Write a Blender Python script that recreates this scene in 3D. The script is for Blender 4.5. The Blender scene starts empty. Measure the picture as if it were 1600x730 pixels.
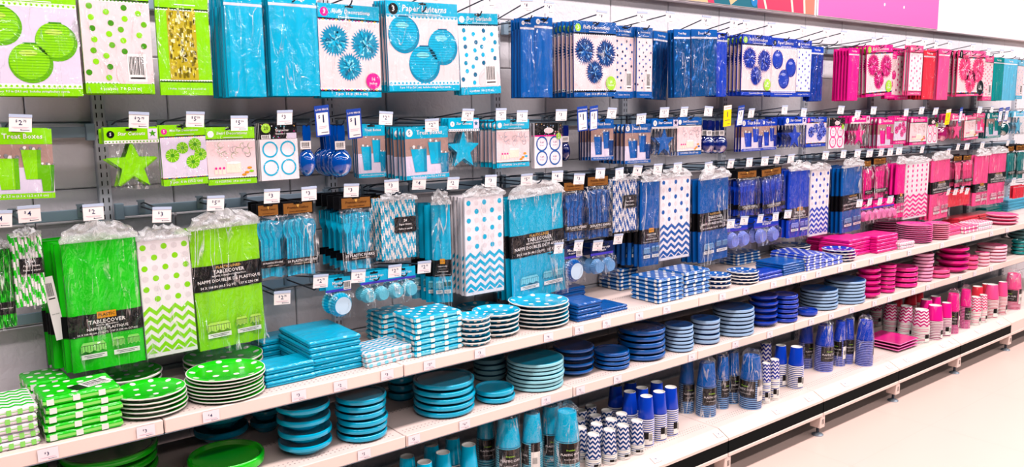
import bpy, math, random
from mathutils import Vector, Matrix
random.seed(11)
SC = bpy.context.scene
COL = SC.collection

# ---------------------------------------------------------------- camera
FPX = 1281.63
CAM = Vector((-.7014, -3.3043, 1.9378))
_a, _b, _r = .6706, -.1462, -.0105
FW = Vector((math.sin(_a)*math.cos(_b), math.cos(_a)*math.cos(_b), math.sin(_b)))
_rt = Vector((math.cos(_a), -math.sin(_a), 0)); _up = _rt.cross(FW)
RT = _rt*math.cos(_r) + _up*math.sin(_r)
UP = -_rt*math.sin(_r) + _up*math.cos(_r)
cd = bpy.data.cameras.new('camera'); cam = bpy.data.objects.new('camera', cd); COL.objects.link(cam)
cd.sensor_width = 36; cd.lens = FPX/1600*36; cd.clip_start = .05; cd.clip_end = 100
cam.matrix_world = Matrix(((RT.x, UP.x, -FW.x, CAM.x), (RT.y, UP.y, -FW.y, CAM.y), (RT.z, UP.z, -FW.z, CAM.z), (0, 0, 0, 1)))
SC.camera = cam

# ---------------------------------------------------------------- light
w = bpy.data.worlds.new('ambient_fill'); SC.world = w; w.use_nodes = True
w.node_tree.nodes['Background'].inputs[0].default_value = (.4, .8, 1.0, 1)  # teal ambient fill, added to tint the shadows
w.node_tree.nodes['Background'].inputs[1].default_value = .035
def area(name, loc, sx, sy, power, col):
    l = bpy.data.lights.new(name, 'AREA'); l.shape = 'RECTANGLE'; l.size = sx; l.size_y = sy; l.energy = power; l.color = col
    o = bpy.data.objects.new(name, l); COL.objects.link(o); o.location = loc
    return o
KEY = (1.0, .905, .895)
area('fluorescent_row', (4.2, -1.75, 3.9), 13, .3, 310, KEY)
area('fluorescent_row', (4.2, -3.9, 3.9), 13, .3, 150, KEY)
area('fluorescent_row', (4.2, -6.1, 3.9), 13, .3, 110, KEY)
SC.view_settings.view_transform = 'Standard'; SC.view_settings.look = 'None'
SC.view_settings.exposure = .36; SC.view_settings.gamma = 1; SC.view_settings.use_curve_mapping = False
SC.cycles.transparent_max_bounces = 20; SC.cycles.max_bounces = 8; SC.cycles.diffuse_bounces = 1

# ---------------------------------------------------------------- helpers
def at(px, py, y=None, z=None):
    d = FW + RT*((px-800)/FPX) + UP*((365-py)/FPX)
    t = (y-CAM.y)/d.y if y is not None else (z-CAM.z)/d.z
    return CAM + d*t

def lin(c):
    return tuple(((v/255)/12.92 if v/255 <= .04045 else ((v/255+.055)/1.055)**2.4) for v in c)
_M = {}
def mat(c, rough=.5, metal=0, coat=0, bump=None, spec=.22):
    key = (c, rough, metal, coat, bump, spec)
    if key in _M: return _M[key]
    m = bpy.data.materials.new('paint_%d' % len(_M)); m.use_nodes = True
    nt = m.node_tree; b = nt.nodes['Principled BSDF']
    b.inputs['Base Color'].default_value = (*lin(c), 1); b.inputs['Roughness'].default_value = rough
    b.inputs['Metallic'].default_value = metal; b.inputs['Coat Weight'].default_value = coat*.45; b.inputs['Coat Roughness'].default_value = .1
    b.inputs['Specular IOR Level'].default_value = spec
    if bump:
        sc, st, zs = bump
        g = nt.nodes.new('ShaderNodeNewGeometry'); mp = nt.nodes.new('ShaderNodeMapping'); mp.inputs['Scale'].default_value = (1, 1, zs)
        n = nt.nodes.new('ShaderNodeTexNoise'); n.inputs['Scale'].default_value = sc; n.inputs['Detail'].default_value = 2; n.inputs['Distortion'].default_value = .6
        bp = nt.nodes.new('ShaderNodeBump'); bp.inputs['Strength'].default_value = st; bp.inputs['Distance'].default_value = .02
        L = nt.links
        L.new(g.outputs['Position'], mp.inputs['Vector']); L.new(mp.outputs[0], n.inputs['Vector']); L.new(n.outputs['Fac'], bp.inputs['Height'])
        L.new(bp.outputs[0], b.inputs['Normal'])
        if coat: L.new(bp.outputs[0], b.inputs['Coat Normal'])
    _M[key] = m; return m
def film(name, lo, hi, white, rough=.12, scale=22, zs=.45, strength=.9, streak=.5, sscale=16, szs=.16, width=.02):
    # clear plastic: mostly see-through, glossy, with glints painted in as thin white streaks
    m = bpy.data.materials.new(name); m.use_nodes = True; nt = m.node_tree; L = nt.links; nt.nodes.clear(); N = nt.nodes.new
    out = N('ShaderNodeOutputMaterial'); tr = N('ShaderNodeBsdfTransparent'); gl = N('ShaderNodeBsdfGlossy')
    df = N('ShaderNodeBsdfDiffuse'); df.inputs[0].default_value = (.95, .95, .97, 1)
    gl.inputs['Roughness'].default_value = rough; gl.inputs[0].default_value = (.97, .97, 1, 1)
    g = N('ShaderNodeNewGeometry')
    def noise(sc, zsc, det, dist):
        mp = N('ShaderNodeMapping'); mp.inputs['Scale'].default_value = (1, 1, zsc); n = N('ShaderNodeTexNoise'); n.inputs['Scale'].default_value = sc; n.inputs['Detail'].default_value = det; n.inputs['Distortion'].default_value = dist
        L.new(g.outputs['Position'], mp.inputs[0]); L.new(mp.outputs[0], n.inputs['Vector']); return n.outputs['Fac']
    n1 = noise(scale, zs, 3, 1.2); bp = N('ShaderNodeBump'); bp.inputs['Strength'].default_value = strength; bp.inputs['Distance'].default_value = .03; L.new(n1, bp.inputs['Height'])
    lw = N('ShaderNodeLayerWeight'); lw.inputs['Blend'].default_value = .3; L.new(bp.outputs[0], lw.inputs['Normal']); L.new(bp.outputs[0], gl.inputs['Normal'])
    mr = N('ShaderNodeMapRange'); mr.inputs['To Min'].default_value = lo; mr.inputs['To Max'].default_value = hi; L.new(lw.outputs['Facing'], mr.inputs['Value'])
    def math_(op, x, y):
        k = N('ShaderNodeMath'); k.operation = op
        for i, v in enumerate((x, y)):
            if isinstance(v, (int, float)): k.inputs[i].default_value = v
            else: L.new(v, k.inputs[i])
        return k.outputs[0]
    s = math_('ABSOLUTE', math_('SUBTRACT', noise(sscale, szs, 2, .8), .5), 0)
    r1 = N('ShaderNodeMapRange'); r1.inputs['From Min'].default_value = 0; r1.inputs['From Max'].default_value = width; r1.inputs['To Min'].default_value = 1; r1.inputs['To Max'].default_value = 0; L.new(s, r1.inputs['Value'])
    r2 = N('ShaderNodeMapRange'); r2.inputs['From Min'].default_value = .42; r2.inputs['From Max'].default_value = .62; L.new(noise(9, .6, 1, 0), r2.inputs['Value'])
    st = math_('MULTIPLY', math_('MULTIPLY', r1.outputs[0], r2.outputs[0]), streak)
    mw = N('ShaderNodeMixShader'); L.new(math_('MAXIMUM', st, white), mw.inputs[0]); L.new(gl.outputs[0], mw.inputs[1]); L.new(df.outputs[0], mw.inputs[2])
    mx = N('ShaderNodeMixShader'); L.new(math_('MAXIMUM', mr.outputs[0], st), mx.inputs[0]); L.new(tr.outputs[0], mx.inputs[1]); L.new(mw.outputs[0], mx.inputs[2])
    L.new(mx.outputs[0], out.inputs[0]); return m
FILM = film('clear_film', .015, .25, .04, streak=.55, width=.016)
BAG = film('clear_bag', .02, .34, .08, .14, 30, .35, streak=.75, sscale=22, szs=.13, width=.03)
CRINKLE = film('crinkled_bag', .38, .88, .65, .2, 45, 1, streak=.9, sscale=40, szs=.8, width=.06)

class MB:
    def __init__(s): s.v = []; s.f = []; s.m = []; s.mats = []
    def mi(s, m):
        if m not in s.mats: s.mats.append(m)
        return s.mats.index(m)
    def face(s, pts, m):
        i = len(s.v); s.v += [tuple(p) for p in pts]; s.f.append(tuple(range(i, i+len(pts)))); s.m.append(s.mi(m))
    def raw(s, vs, fs, m):
        i = len(s.v); s.v += [tuple(p) for p in vs]; k = s.mi(m)
        for f in fs: s.f.append(tuple(i+j for j in f)); s.m.append(k)
    def box(s, x0, y0, z0, x1, y1, z1, m, c=0):
        if not c:
            vs = [(x0,y0,z0),(x1,y0,z0),(x1,y1,z0),(x0,y1,z0),(x0,y0,z1),(x1,y0,z1),(x1,y1,z1),(x0,y1,z1)]
            s.raw(vs, [(0,3,2,1),(4,5,6,7),(0,1,5,4),(1,2,6,5),(2,3,7,6),(3,0,4,7)], m)
        else:                                            # chamfered top and bottom edges and corners
            vs = []
            for z, k in ((z0, c), (z0+c, 0), (z1-c, 0), (z1, c)):
                e = k; q = c
                vs += [(x0+q+e*.3,y0+e,z),(x1-q-e*.3,y0+e,z),(x1-e,y0+q+e*.3,z),(x1-e,y1-q-e*.3,z),(x1-q-e*.3,y1-e,z),(x0+q+e*.3,y1-e,z),(x0+e,y1-q-e*.3,z),(x0+e,y0+q+e*.3,z)]
            fs = [tuple(range(7, -1, -1)), tuple(range(24, 32))]
            for r in range(3):
                for k in range(8): fs.append((r*8+k, r*8+(k+1) % 8, r*8+8+(k+1) % 8, r*8+8+k))
            s.raw(vs, fs, m)
    def prism(s, pts, y0, y1, m, ms=None):               # (x,z) outline ccw seen from -y, y0 front
        n = len(pts)
        s.face([(x, y0, z) for x, z in pts], m); s.face([(x, y1, z) for x, z in reversed(pts)], m)
        vs = [(x, y0, z) for x, z in pts] + [(x, y1, z) for x, z in pts]
        s.raw(vs, [(k, k+n, (k+1) % n+n, (k+1) % n) for k in range(n)], ms or m)
    def lathe(s, prof, n, ms):                           # prof (r,z); ms one material or one per segment
        for k in range(len(prof)-1):
            m = ms[k] if isinstance(ms, list) else ms
            (r0, z0), (r1, z1) = prof[k], prof[k+1]; vs = []; fs = []
            if r0 < 1e-6 or r1 < 1e-6:
                r, z = (r1, z1) if r0 < 1e-6 else (r0, z0)
                pts = [(r*math.cos(2*math.pi*a/n), r*math.sin(2*math.pi*a/n), z) for a in range(n)]
                s.face(pts if r1 < 1e-6 else pts[::-1], m); continue
            for r, z in ((r0, z0), (r1, z1)): vs += [(r*math.cos(2*math.pi*a/n), r*math.sin(2*math.pi*a/n), z) for a in range(n)]
            for a in range(n): fs.append((a, (a+1) % n, n+(a+1) % n, n+a))
            s.raw(vs, fs, m)
    def tube(s, pts, r, m, n=6):
        P = [Vector(p) for p in pts]; vs = []; fs = []
        for i, p in enumerate(P):
            t = (P[min(i+1, len(P)-1)]-P[max(i-1, 0)]).normalized()
            a = t.orthogonal().normalized() if abs(t.z) > .9 else t.cross(Vector((0, 0, 1))).normalized(); b = t.cross(a)
            vs += [p + (a*math.cos(2*math.pi*k/n)+b*math.sin(2*math.pi*k/n))*r for k in range(n)]
        for i in range(len(P)-1):
            for k in range(n): fs.append((i*n+k, i*n+(k+1) % n, (i+1)*n+(k+1) % n, (i+1)*n+k))
        fs += [tuple(range(n-1, -1, -1)), tuple(range((len(P)-1)*n, len(P)*n))]
        s.raw(vs, fs, m)
    def grid(s, nx, nz, fn, m):
        vs = [fn(i/nx, j/nz) for j in range(nz+1) for i in range(nx+1)]; q = nx+1
        s.raw(vs, [(j*q+i, j*q+i+1, j*q+q+i+1, j*q+q+i) for j in range(nz) for i in range(nx)], m)
    def mesh(s, name, smooth=False, warp=None):
        me = bpy.data.meshes.new(name); me.from_pydata([warp(p) for p in s.v] if warp else s.v, [], s.f)
        for m in s.mats: me.materials.append(m)
        me.polygons.foreach_set('material_index', s.m)
        if smooth:
            import bmesh
            bm = bmesh.new(); bm.from_mesh(me); bmesh.ops.remove_doubles(bm, verts=bm.verts, dist=1e-5); bm.to_mesh(me); bm.free()
            me.polygons.foreach_set('use_smooth', [True]*len(me.polygons)); me.set_sharp_from_angle(angle=math.radians(38))
        me.update(); return me

# printed matter: flat coloured shapes in (x, z), facing -y, layered by 0.4 mm
_T = {}
def glyphs(s):
    if s not in _T:
        c = bpy.data.curves.new('t', 'FONT'); c.body = s; c.align_x = 'CENTER'; c.align_y = 'CENTER'; c.resolution_u = 1; c.offset = .012
        o = bpy.data.objects.new('t', c); me = bpy.data.meshes.new_from_object(o)
        vs = [(v.co.x, v.co.y) for v in me.vertices]; fs = [tuple(p.vertices) for p in me.polygons]
        xs = [v[0] for v in vs] or [0]
        _T[s] = (vs, fs, max(xs)-min(xs)); bpy.data.objects.remove(o); bpy.data.meshes.remove(me); bpy.data.curves.remove(c)
    return _T[s]
class PR(MB):
    def y(s, l): return -.0004*l
    def rect(s, x0, z0, x1, z1, m, l=1): s.face([(x0, s.y(l), z0), (x1, s.y(l), z0), (x1, s.y(l), z1), (x0, s.y(l), z1)], m)
    def poly(s, pts, m, l=1): s.face([(x, s.y(l), z) for x, z in pts], m)
    def circ(s, x, z, r, m, l=1, n=16, rz=None):
        rz = rz or r; s.poly([(x+r*math.cos(2*math.pi*k/n), z+rz*math.sin(2*math.pi*k/n)) for k in range(n)], m, l)
    def ring(s, x, z, r0, r1, m, l=1, n=28, a0=0, a1=2*math.pi):
        for k in range(n):
            a, b = a0+(a1-a0)*k/n, a0+(a1-a0)*(k+1)/n
            s.poly([(x+r0*math.cos(a), z+r0*math.sin(a)), (x+r1*math.cos(a), z+r1*math.sin(a)), (x+r1*math.cos(b), z+r1*math.sin(b)), (x+r0*math.cos(b), z+r0*math.sin(b))], m, l)
    def text(s, t, x, z, w, m, l=2, hmax=None, shear=0):  # w: width of the line; hmax: cap height limit
        vs, fs, tw = glyphs(t); k = w/max(tw, .01)
        if hmax: k = min(k, hmax/.7)
        s.raw([(x+(a+b*shear)*k, s.y(l), z+b*k) for a, b in vs], fs, m)
    def chev(s, x0, x1, zt, n, per, amp, th, m, l=1, step=None, clip=None):   # n zigzag stripes going down from zt
        step = step or th*2; cnt = max(1, round((x1-x0)/per)); p = (x1-x0)/cnt
        for r in range(n):
            z = zt - r*step
            for k in range(cnt):
                a = x0+k*p; b = a+p/2; c = a+p
                s.poly([(a, z-th), (b, z-th+amp), (b, z+amp), (a, z)], m, l); s.poly([(b, z-th+amp), (c, z-th), (c, z), (b, z+amp)], m, l)

def new(name, me, parent=None):
    o = bpy.data.objects.new(name, me); COL.objects.link(o)
    if parent: o.parent = parent
    return o
def tag(o, label, cat, group=None, kind=None):
    if label: o['label'] = label
    if cat: o['category'] = cat
    if group: o['group'] = group
    if kind: o['kind'] = kind
    return o
# a prototype is a list of (part name, mesh, index of parent part); entry 0 is the thing itself
def place(parts, name, label, cat, group, loc, rot=(0, 0, 0), skip=()):
    objs = []
    for i, (pn, me, pi) in enumerate(parts):
        if i and (pn in skip or objs[pi] is None): objs.append(None); continue
        o = bpy.data.objects.new(name if i == 0 else pn, me); COL.objects.link(o)
        if i: o.parent = objs[pi]
        objs.append(o)
    for o_ in objs:
        if o_ and o_.name.startswith('dot_print'): o_['kind'] = 'stuff'
    r = objs[0]; r.location = loc; r.rotation_euler = rot; tag(r, label, cat, group); return r
ORD = ['', 'second', 'third', 'fourth', 'fifth', 'sixth', 'seventh', 'eighth', 'ninth', 'tenth', 'eleventh', 'twelfth', 'thirteenth', 'fourteenth']

# ---------------------------------------------------------------- colours
WHITE = mat((250, 244, 244), .45); BLACK = mat((10, 10, 14), .35); INK = mat((25, 40, 90), .5); GREYTXT = mat((190, 130, 180), .6); GREEN_INK = mat((10, 60, 40), .5)
PAPER = mat((248, 240, 246), .3, 0, .4, (18, .12, 1)); CLEARW = mat((225, 222, 232), .3)
SHELF = mat((250, 226, 218), .38); LIP = mat((252, 226, 216), .35); STEEL = mat((150, 165, 178), .35, .6); DKSTEEL = mat((60, 68, 80), .35, .7); RAILM = mat((150, 172, 190), .4, .2)
BASEBLK = mat((0, 9, 11), .6, 0, 0, None, .08); SLOT = mat((8, 8, 10), .8); GOLD = mat((150, 98, 44), .4, .2, .3, (30, .3, 1)); GOLDL = mat((235, 180, 90), .35); SIGNBLUE = mat((30, 70, 170), .4); YELLOW = mat((255, 222, 20), .4)
SILVER = mat((200, 195, 200), .25, .6); BROWN = mat((176, 140, 132), .5); LAV = mat((226, 214, 236), .35, 0, .4, (18, .12, 1)); PINKW = mat((250, 218, 222), .35, 0, .4, (18, .12, 1)); CREAM = mat((250, 232, 214), .5)
PALEPINKTXT = mat((240, 170, 200), .5); HOT = mat((240, 30, 150), .4); LIMEB = mat((170, 225, 60), .4); ORANGE = mat((225, 150, 20), .4)
class Theme:
    def __init__(s, name, c, d, l):
        s.name = name
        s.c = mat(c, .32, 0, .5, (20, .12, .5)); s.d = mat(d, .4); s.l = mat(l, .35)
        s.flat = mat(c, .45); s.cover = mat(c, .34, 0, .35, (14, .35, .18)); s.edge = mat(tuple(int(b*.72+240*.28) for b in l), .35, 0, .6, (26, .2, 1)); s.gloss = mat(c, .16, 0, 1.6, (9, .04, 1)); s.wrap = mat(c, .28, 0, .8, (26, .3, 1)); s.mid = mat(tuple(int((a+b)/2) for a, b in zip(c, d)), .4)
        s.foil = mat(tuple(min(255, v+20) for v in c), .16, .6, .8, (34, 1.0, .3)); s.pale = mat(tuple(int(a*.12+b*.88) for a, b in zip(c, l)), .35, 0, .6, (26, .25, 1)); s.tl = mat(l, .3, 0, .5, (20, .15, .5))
T = {'green': Theme('green', (20, 212, 12), (6, 118, 14), (150, 235, 110)), 'lime': Theme('lime green', (142, 224, 0), (66, 150, 4), (195, 240, 90)),
     'teal': Theme('teal', (0, 180, 222), (0, 104, 146), (130, 222, 240)), 'navy': Theme('dark blue', (0, 90, 174), (0, 26, 78), (128, 178, 228)),
     'royal': Theme('royal blue', (10, 62, 192), (16, 22, 120), (150, 162, 244)), 'mag': Theme('magenta', (250, 24, 146), (150, 4, 80), (255, 150, 205)),
     'pink': Theme('pink', (255, 84, 150), (222, 40, 92), (255, 190, 212)), 'dteal': Theme('sea green', (0, 140, 140), (0, 78, 84), (120, 220, 222)), 'red': Theme('red', (232, 50, 70), (170, 20, 50), (255, 150, 160)), 'lblue': Theme('light blue', (96, 190, 225), (40, 130, 180), (190, 230, 245))}
# ---------------------------------------------------------------- setting
W = .914; ZA, ZB, ZC = .948, .652, .264; YA, YC, YD = -.565, -.71, -.781
def struct(name, me, label): return tag(new(name, me), label, None, None, 'structure')
m = MB(); FLOOR = mat((246, 214, 202), .28, 0, 0, (3, .02, 1)); m.box(-3, -9, -.1, 12.5, .1, 0, FLOOR)
fl = struct('floor', m.mesh('floor'), 'pale pinkish vinyl floor of the aisle')
m = PR(); m.v = []
SEAM = mat((242, 208, 196), .4)
for k in range(16): m.raw([(-3+k*.914, -9, .0003), (-3+k*.914+.003, -9, .0003), (-3+k*.914+.003, 0, .0003), (-3+k*.914, 0, .0003)], [(0, 1, 2, 3)], SEAM)
for k in range(9): m.raw([(-3, -.2-k*.914, .0003), (12, -.2-k*.914, .0003), (12, -.2-k*.914+.003, .0003), (-3, -.2-k*.914+.003, .0003)], [(0, 1, 2, 3)], SEAM)
new('tile_joint', m.mesh('tile_joint'), fl)
MORTAR = mat((212, 210, 218), .8); BLOCK = mat((238, 234, 240), .62, 0, 0, (30, .25, 1))
m = MB(); m.box(-3, .03, 0, 12.5, .15, 3.9, MORTAR); wl = struct('wall_back', m.mesh('wall_back'), 'pale painted concrete block wall behind the shelving')
m = MB(); m.box(-.238, .018, -.118, .238, .04, .118, BLOCK, .004); bm_ = m.mesh('block')
for r in range(11):
    for k in range(22):
        o = new('block', bm_, wl); o.location = (-.95+k*.48+(.24 if r % 2 else 0), 0, .12+r*.24)
m = MB(); WALLU = mat((244, 212, 224), .6); m.box(-3, .012, 2.645, 12.5, .04, 3.9, WALLU); new('upper_wall_panel', m.mesh('upper_wall_panel'), wl)
# fascia with the mural and the pink panel
m = MB(); FASC = mat((252, 240, 244), .5); m.box(-3, -.05, 2.575, 12.5, .012, 3.7, FASC)
tr = struct('trim_1', m.mesh('trim_1'), 'white fascia band high above the top row of hooks')
def flat_panel(name, x0, x1, label, cat, fn):
    p = MB(); p.box(x0, -.058, 2.58, x1, -.0505, 3.6, WHITE, .003); o = tag(new(name, p.mesh(name)), label, cat)
    q = PR(); fn(q); c = new('print', q.mesh('print', warp=lambda v: (v[0], v[1]-.0582, v[2])), o); return o
def pinkp(q):
    q.rect(4.60, 2.584, 6.38, 3.59, mat((250, 110, 190), .45)); q.circ(5.5, 2.72, .012, WHITE, 2); q.circ(5.8, 2.72, .012, WHITE, 2)
flat_panel('pink_panel', 4.585, 6.39, 'plain hot pink panel on the fascia beside the mural', 'panel', pinkp)
def mural(q):
    R_ = mat((226, 60, 100), .5); TL = mat((20, 110, 130), .5); TAN = mat((240, 196, 150), .5); GR = mat((70, 130, 70), .5); OR = mat((232, 130, 110), .5); BL = mat((20, 130, 200), .4); CR = mat((250, 236, 214), .5)
    q.rect(1.6, 2.584, 4.55, 3.59, TL)
    q.poly([(3.9, 2.584), (4.55, 2.584), (4.55, 3.59), (3.7, 3.59)], R_, 2); q.poly([(4.42, 2.584), (4.55, 2.584), (4.55, 3.59), (4.5, 3.59)], OR, 3)
    for x, d in ((3.98, -.10), (4.28, -.06), (4.42, -.03)): q.poly([(x, 2.584), (x+.022, 2.584), (x+.022+d*4, 3.59), (x+d*4, 3.59)], CR, 4)
    q.poly([(3.2, 2.584), (3.46, 2.584), (3.4, 2.68), (3.3, 2.74), (3.22, 2.7)], TAN, 2); q.poly([(3.62, 2.584), (3.72, 2.64), (3.8, 2.66), (3.82, 2.68), (3.7, 2.69), (3.6, 2.62)], TAN, 3)
    q.poly([(3.05, 2.584), (3.18, 2.584), (3.12, 2.7), (3.0, 2.74)], GR, 2); q.poly([(3.4, 2.584), (3.46, 2.584), (3.36, 2.8), (3.3, 2.8)], R_, 3)
    q.circ(3.86, 2.625, .034, BL, 5); q.circ(3.85, 2.635, .01, CR, 6)
    for k in range(10): q.circ(1.8+k*.13, 2.66+(k*37 % 50)*.006, .05+(k % 3)*.02, (R_, TAN, GR, OR)[k % 4], 2)
flat_panel('mural_panel', 1.6, 4.575, 'colourful painted mural panel of red teal and tan shapes on the fascia', 'mural', mural)

# ---------------------------------------------------------------- uprights, rails
m = MB(); m.box(-.022, -.012, .1, .022, .03, 2.42, mat((205, 208, 218), .4, .15), .003); um = m.mesh('upright')
m = MB()
for k in range(72):
    z = .2+k*.031
    for x in (-.011, .008): m.box(x, -.0135, z, x+.0035, -.0115, z+.017, SLOT)
us = m.mesh('slot_column')
UPN = ['behind the far green packs', 'behind the green star pack', 'behind the blue spoons', 'beside the dark blue treat bags', 'behind the dark blue star pack', 'behind the dark scoops', 'between royal blue and pink packs', 'behind the magenta star packs', 'behind the pink covers', 'beside the sea green packs', 'beyond the sea green packs']
for i in range(-1, 10):
    o = tag(new('wall_upright', um), 'slotted white steel upright ' + UPN[i+1], 'upright', 'slotted uprights on the wall'); o.location.x = i*W
    new('slot_column', us, o)['kind'] = 'stuff'
ROWZ = {1: 2.35, 2: 1.885, 3: 1.59, 4: 1.235}
m = MB(); m.box(.024, -.03, -.019, W-.024, -.018, .019, RAILM, .002); rm = m.mesh('rail')
m = MB(); m.box(-.015, -.04, -.03, .015, -.0125, .03, RAILM, .002); rb = m.mesh('rail_bracket')
BAYN = ['green', 'lime and teal', 'teal', 'dark blue', 'mixed blue', 'royal blue', 'magenta', 'pink', 'pale pink', 'sea green', 'last']
ROWN = {1: 'top', 2: 'second', 3: 'third', 4: 'lowest'}
for i in range(-1, 9):
    for r in (1, 2, 3, 4):
        o = tag(new('hook_rail', rm), '%s grey steel hook rail on the wall behind the %s bay' % (ROWN[r], BAYN[i+1]), 'rail', 'hook rails on the wall'); o.location = (i*W, 0, ROWZ[r])
        for x in (.038, W-.038): new('rail_bracket', rb, o).location.x = x

# ---------------------------------------------------------------- price lettering
_price = {}
def price_mesh(p, w=.062, h=.052, dark=True):
    k = (p, w, h)
    if k not in _price:
        q = PR(); n, c = (p.split('.')+[''])[:2]
        s = h*.42; vs, fs, tw = glyphs(n); q.text(n, 0, h*.04, 9, INK, 1, s*.7); ww = tw*s/2
        q.text('$', -ww-s*.28, h*.14, 9, INK, 1, s*.36)
        if c: q.text(c, ww+s*.32, h*.14, 9, INK, 1, s*.32)
        q.rect(-w*.38, -h*.24, w*.36, -h*.225, PALEPINKTXT); q.rect(-w*.3, -h*.29, w*.3, -h*.28, PALEPINKTXT)
        q.rect(w*.02, -h*.40, w*.4, -h*.375, INK); q.circ(w*.02, -h*.38, h*.035, INK, 1, 6)
        _price[k] = q.mesh('price_lettering')
    return _price[k]
m = MB(); m.box(-.031, 0, -.026, .031, .0015, .026, WHITE); m.box(-.0315, -.0012, .019, .0315, .003, .028, mat((190, 205, 232), .3)); TAGM = m.mesh('price_tag')
m = MB(); m.box(-.028, 0, -.019, .028, .0008, .019, mat((252, 240, 246), .4)); STK = m.mesh('price_sticker')
def sign_meshes(yellow, price):
    m = MB(); m.box(-.030, 0, -.09, .030, .0015, .03, YELLOW if yellow else SIGNBLUE)
    q = PR()
    if yellow:
        q.rect(-.030, .006, .030, .03, WHITE); q.text(price, 0, -.022, 9, INK, 2, .03); q.rect(-.018, -.056, .018, -.0535, INK, 2); q.rect(0, -.078, .022, -.076, INK, 2)
        q.text('CLEARANCE', 0, .017, .05, mat((250, 120, 60), .5), 2)
    else:
        q.rect(-.024, -.084, .024, .002, WHITE); q.text('LOW PRICE', 0, .014, .052, WHITE, 2); q.text(price, .004, -.023, 9, INK, 2, .03); q.text('$', -.013, -.013, 9, INK, 2, .013)
        q.rect(-.018, -.052, .018, -.0505, PALEPINKTXT, 2); q.rect(-.018, -.058, .012, -.0565, PALEPINKTXT, 2); q.rect(-.008, -.076, .02, -.0735, INK, 2)
    return m.mesh('price_sign'), q.mesh('sign_lettering')

m = MB(); m.tube([(0, -.02, 0), (0, -.30, 0), (0, -.315, .006), (0, -.325, .018)], .0032, DKSTEEL); m.box(-.012, -.036, -.022, .012, -.03, .026, STEEL)
m.box(-.012, -.033, .019, .012, -.016, .026, STEEL); PRONG = m.mesh('peg_hook')
PACKS, TAGS = [], []                                      # packs hung (row, x, phrase) and price tags (row, px, py, price, sign)
def hook(X, row, ph, spec, sign=None): TAGS.append((row, *spec, sign))
def make_hook(X, row, label, tg):
    zp = ROWZ[row]+.012; o = tag(new('peg_hook', PRONG), label, 'hook', 'peg hooks along the wall'); o.location = (X, 0, zp)
    if not tg: return o
    _, px, py, price, sign = tg; t = at(px, py, y=-.362); t.z = max(min(t.z, zp+.10), zp-.02)
    a = MB(); a.tube([(0, -.032, .012), ((t.x-X)*.15, -.08, .02+(t.z-zp)*.1), (t.x-X, -.358, t.z-zp+.016)], .003, DKSTEEL); new('label_arm', a.mesh('label_arm'), o)
    if sign: sm, sl = sign_meshes(sign == 'yellow', price)
    g = new('price_sign' if sign else 'price_tag', sm if sign else TAGM, o); g.location = (t.x-X, -.362, t.z-zp)
    g.rotation_euler = (math.radians(random.uniform(4, 12)), math.radians(random.uniform(-4, 4) if not sign else -6), math.radians(random.uniform(-10, 6)))
    new('sign_lettering' if sign else 'price_lettering', sl if sign else price_mesh(price), g); return o
def make_hooks():
    for row in (1, 2, 3, 4):
        P = sorted([(x, ph) for r, x, ph in PACKS if r == row]); G = sorted([(at(t[1], t[2], y=-.362).x, i) for i, t in enumerate(TAGS) if t[0] == row])
        n, m = len(P), len(G); D = [[(0, None)]*(m+1) for _ in range(n+1)]
        for i in range(n+1):
            for j in range(m+1):
                if not i and not j: continue
                c = []
                if i: c.append((D[i-1][j][0]+.16, 'p'))
                if j: c.append((D[i][j-1][0]+.16, 'g'))
                if i and j: c.append((D[i-1][j-1][0]+(abs(P[i-1][0]-G[j-1][0])*1.5 if abs(P[i-1][0]-G[j-1][0]) < .13 else 9), 'm'))
                D[i][j] = min(c)
        i, j = n, m; bare = {}
        while i or j:
            k = D[i][j][1]
            if k == 'm':
                tg = TAGS[G[j-1][1]]; make_hook(P[i-1][0], row, ('wire hook and %s price sign of the ' % tg[4] if tg[4] else 'wire hook and price tag of the ')+P[i-1][1], tg); i -= 1; j -= 1
            elif k == 'p' and any(abs(P[i-1][0]-P[q][0]) < .03 for q in range(n) if q != i-1): i -= 1      # shares its neighbour's hook
            elif k == 'p': make_hook(P[i-1][0], row, 'untagged wire hook of the '+P[i-1][1], None); i -= 1
            else:
                ph = min(P, key=lambda q: abs(q[0]-G[j-1][0]))[1]; bare[ph] = bare.get(ph, 0)+1; tg = TAGS[G[j-1][1]]
                make_hook(G[j-1][0], row, ('bare wire hook and %s beside the ' % ('price sign' if tg[4] else 'price tag') if bare[ph] == 1 else '%s bare wire hook beside the ' % ORD[bare[ph]-1])+ph, tg); j -= 1

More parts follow.
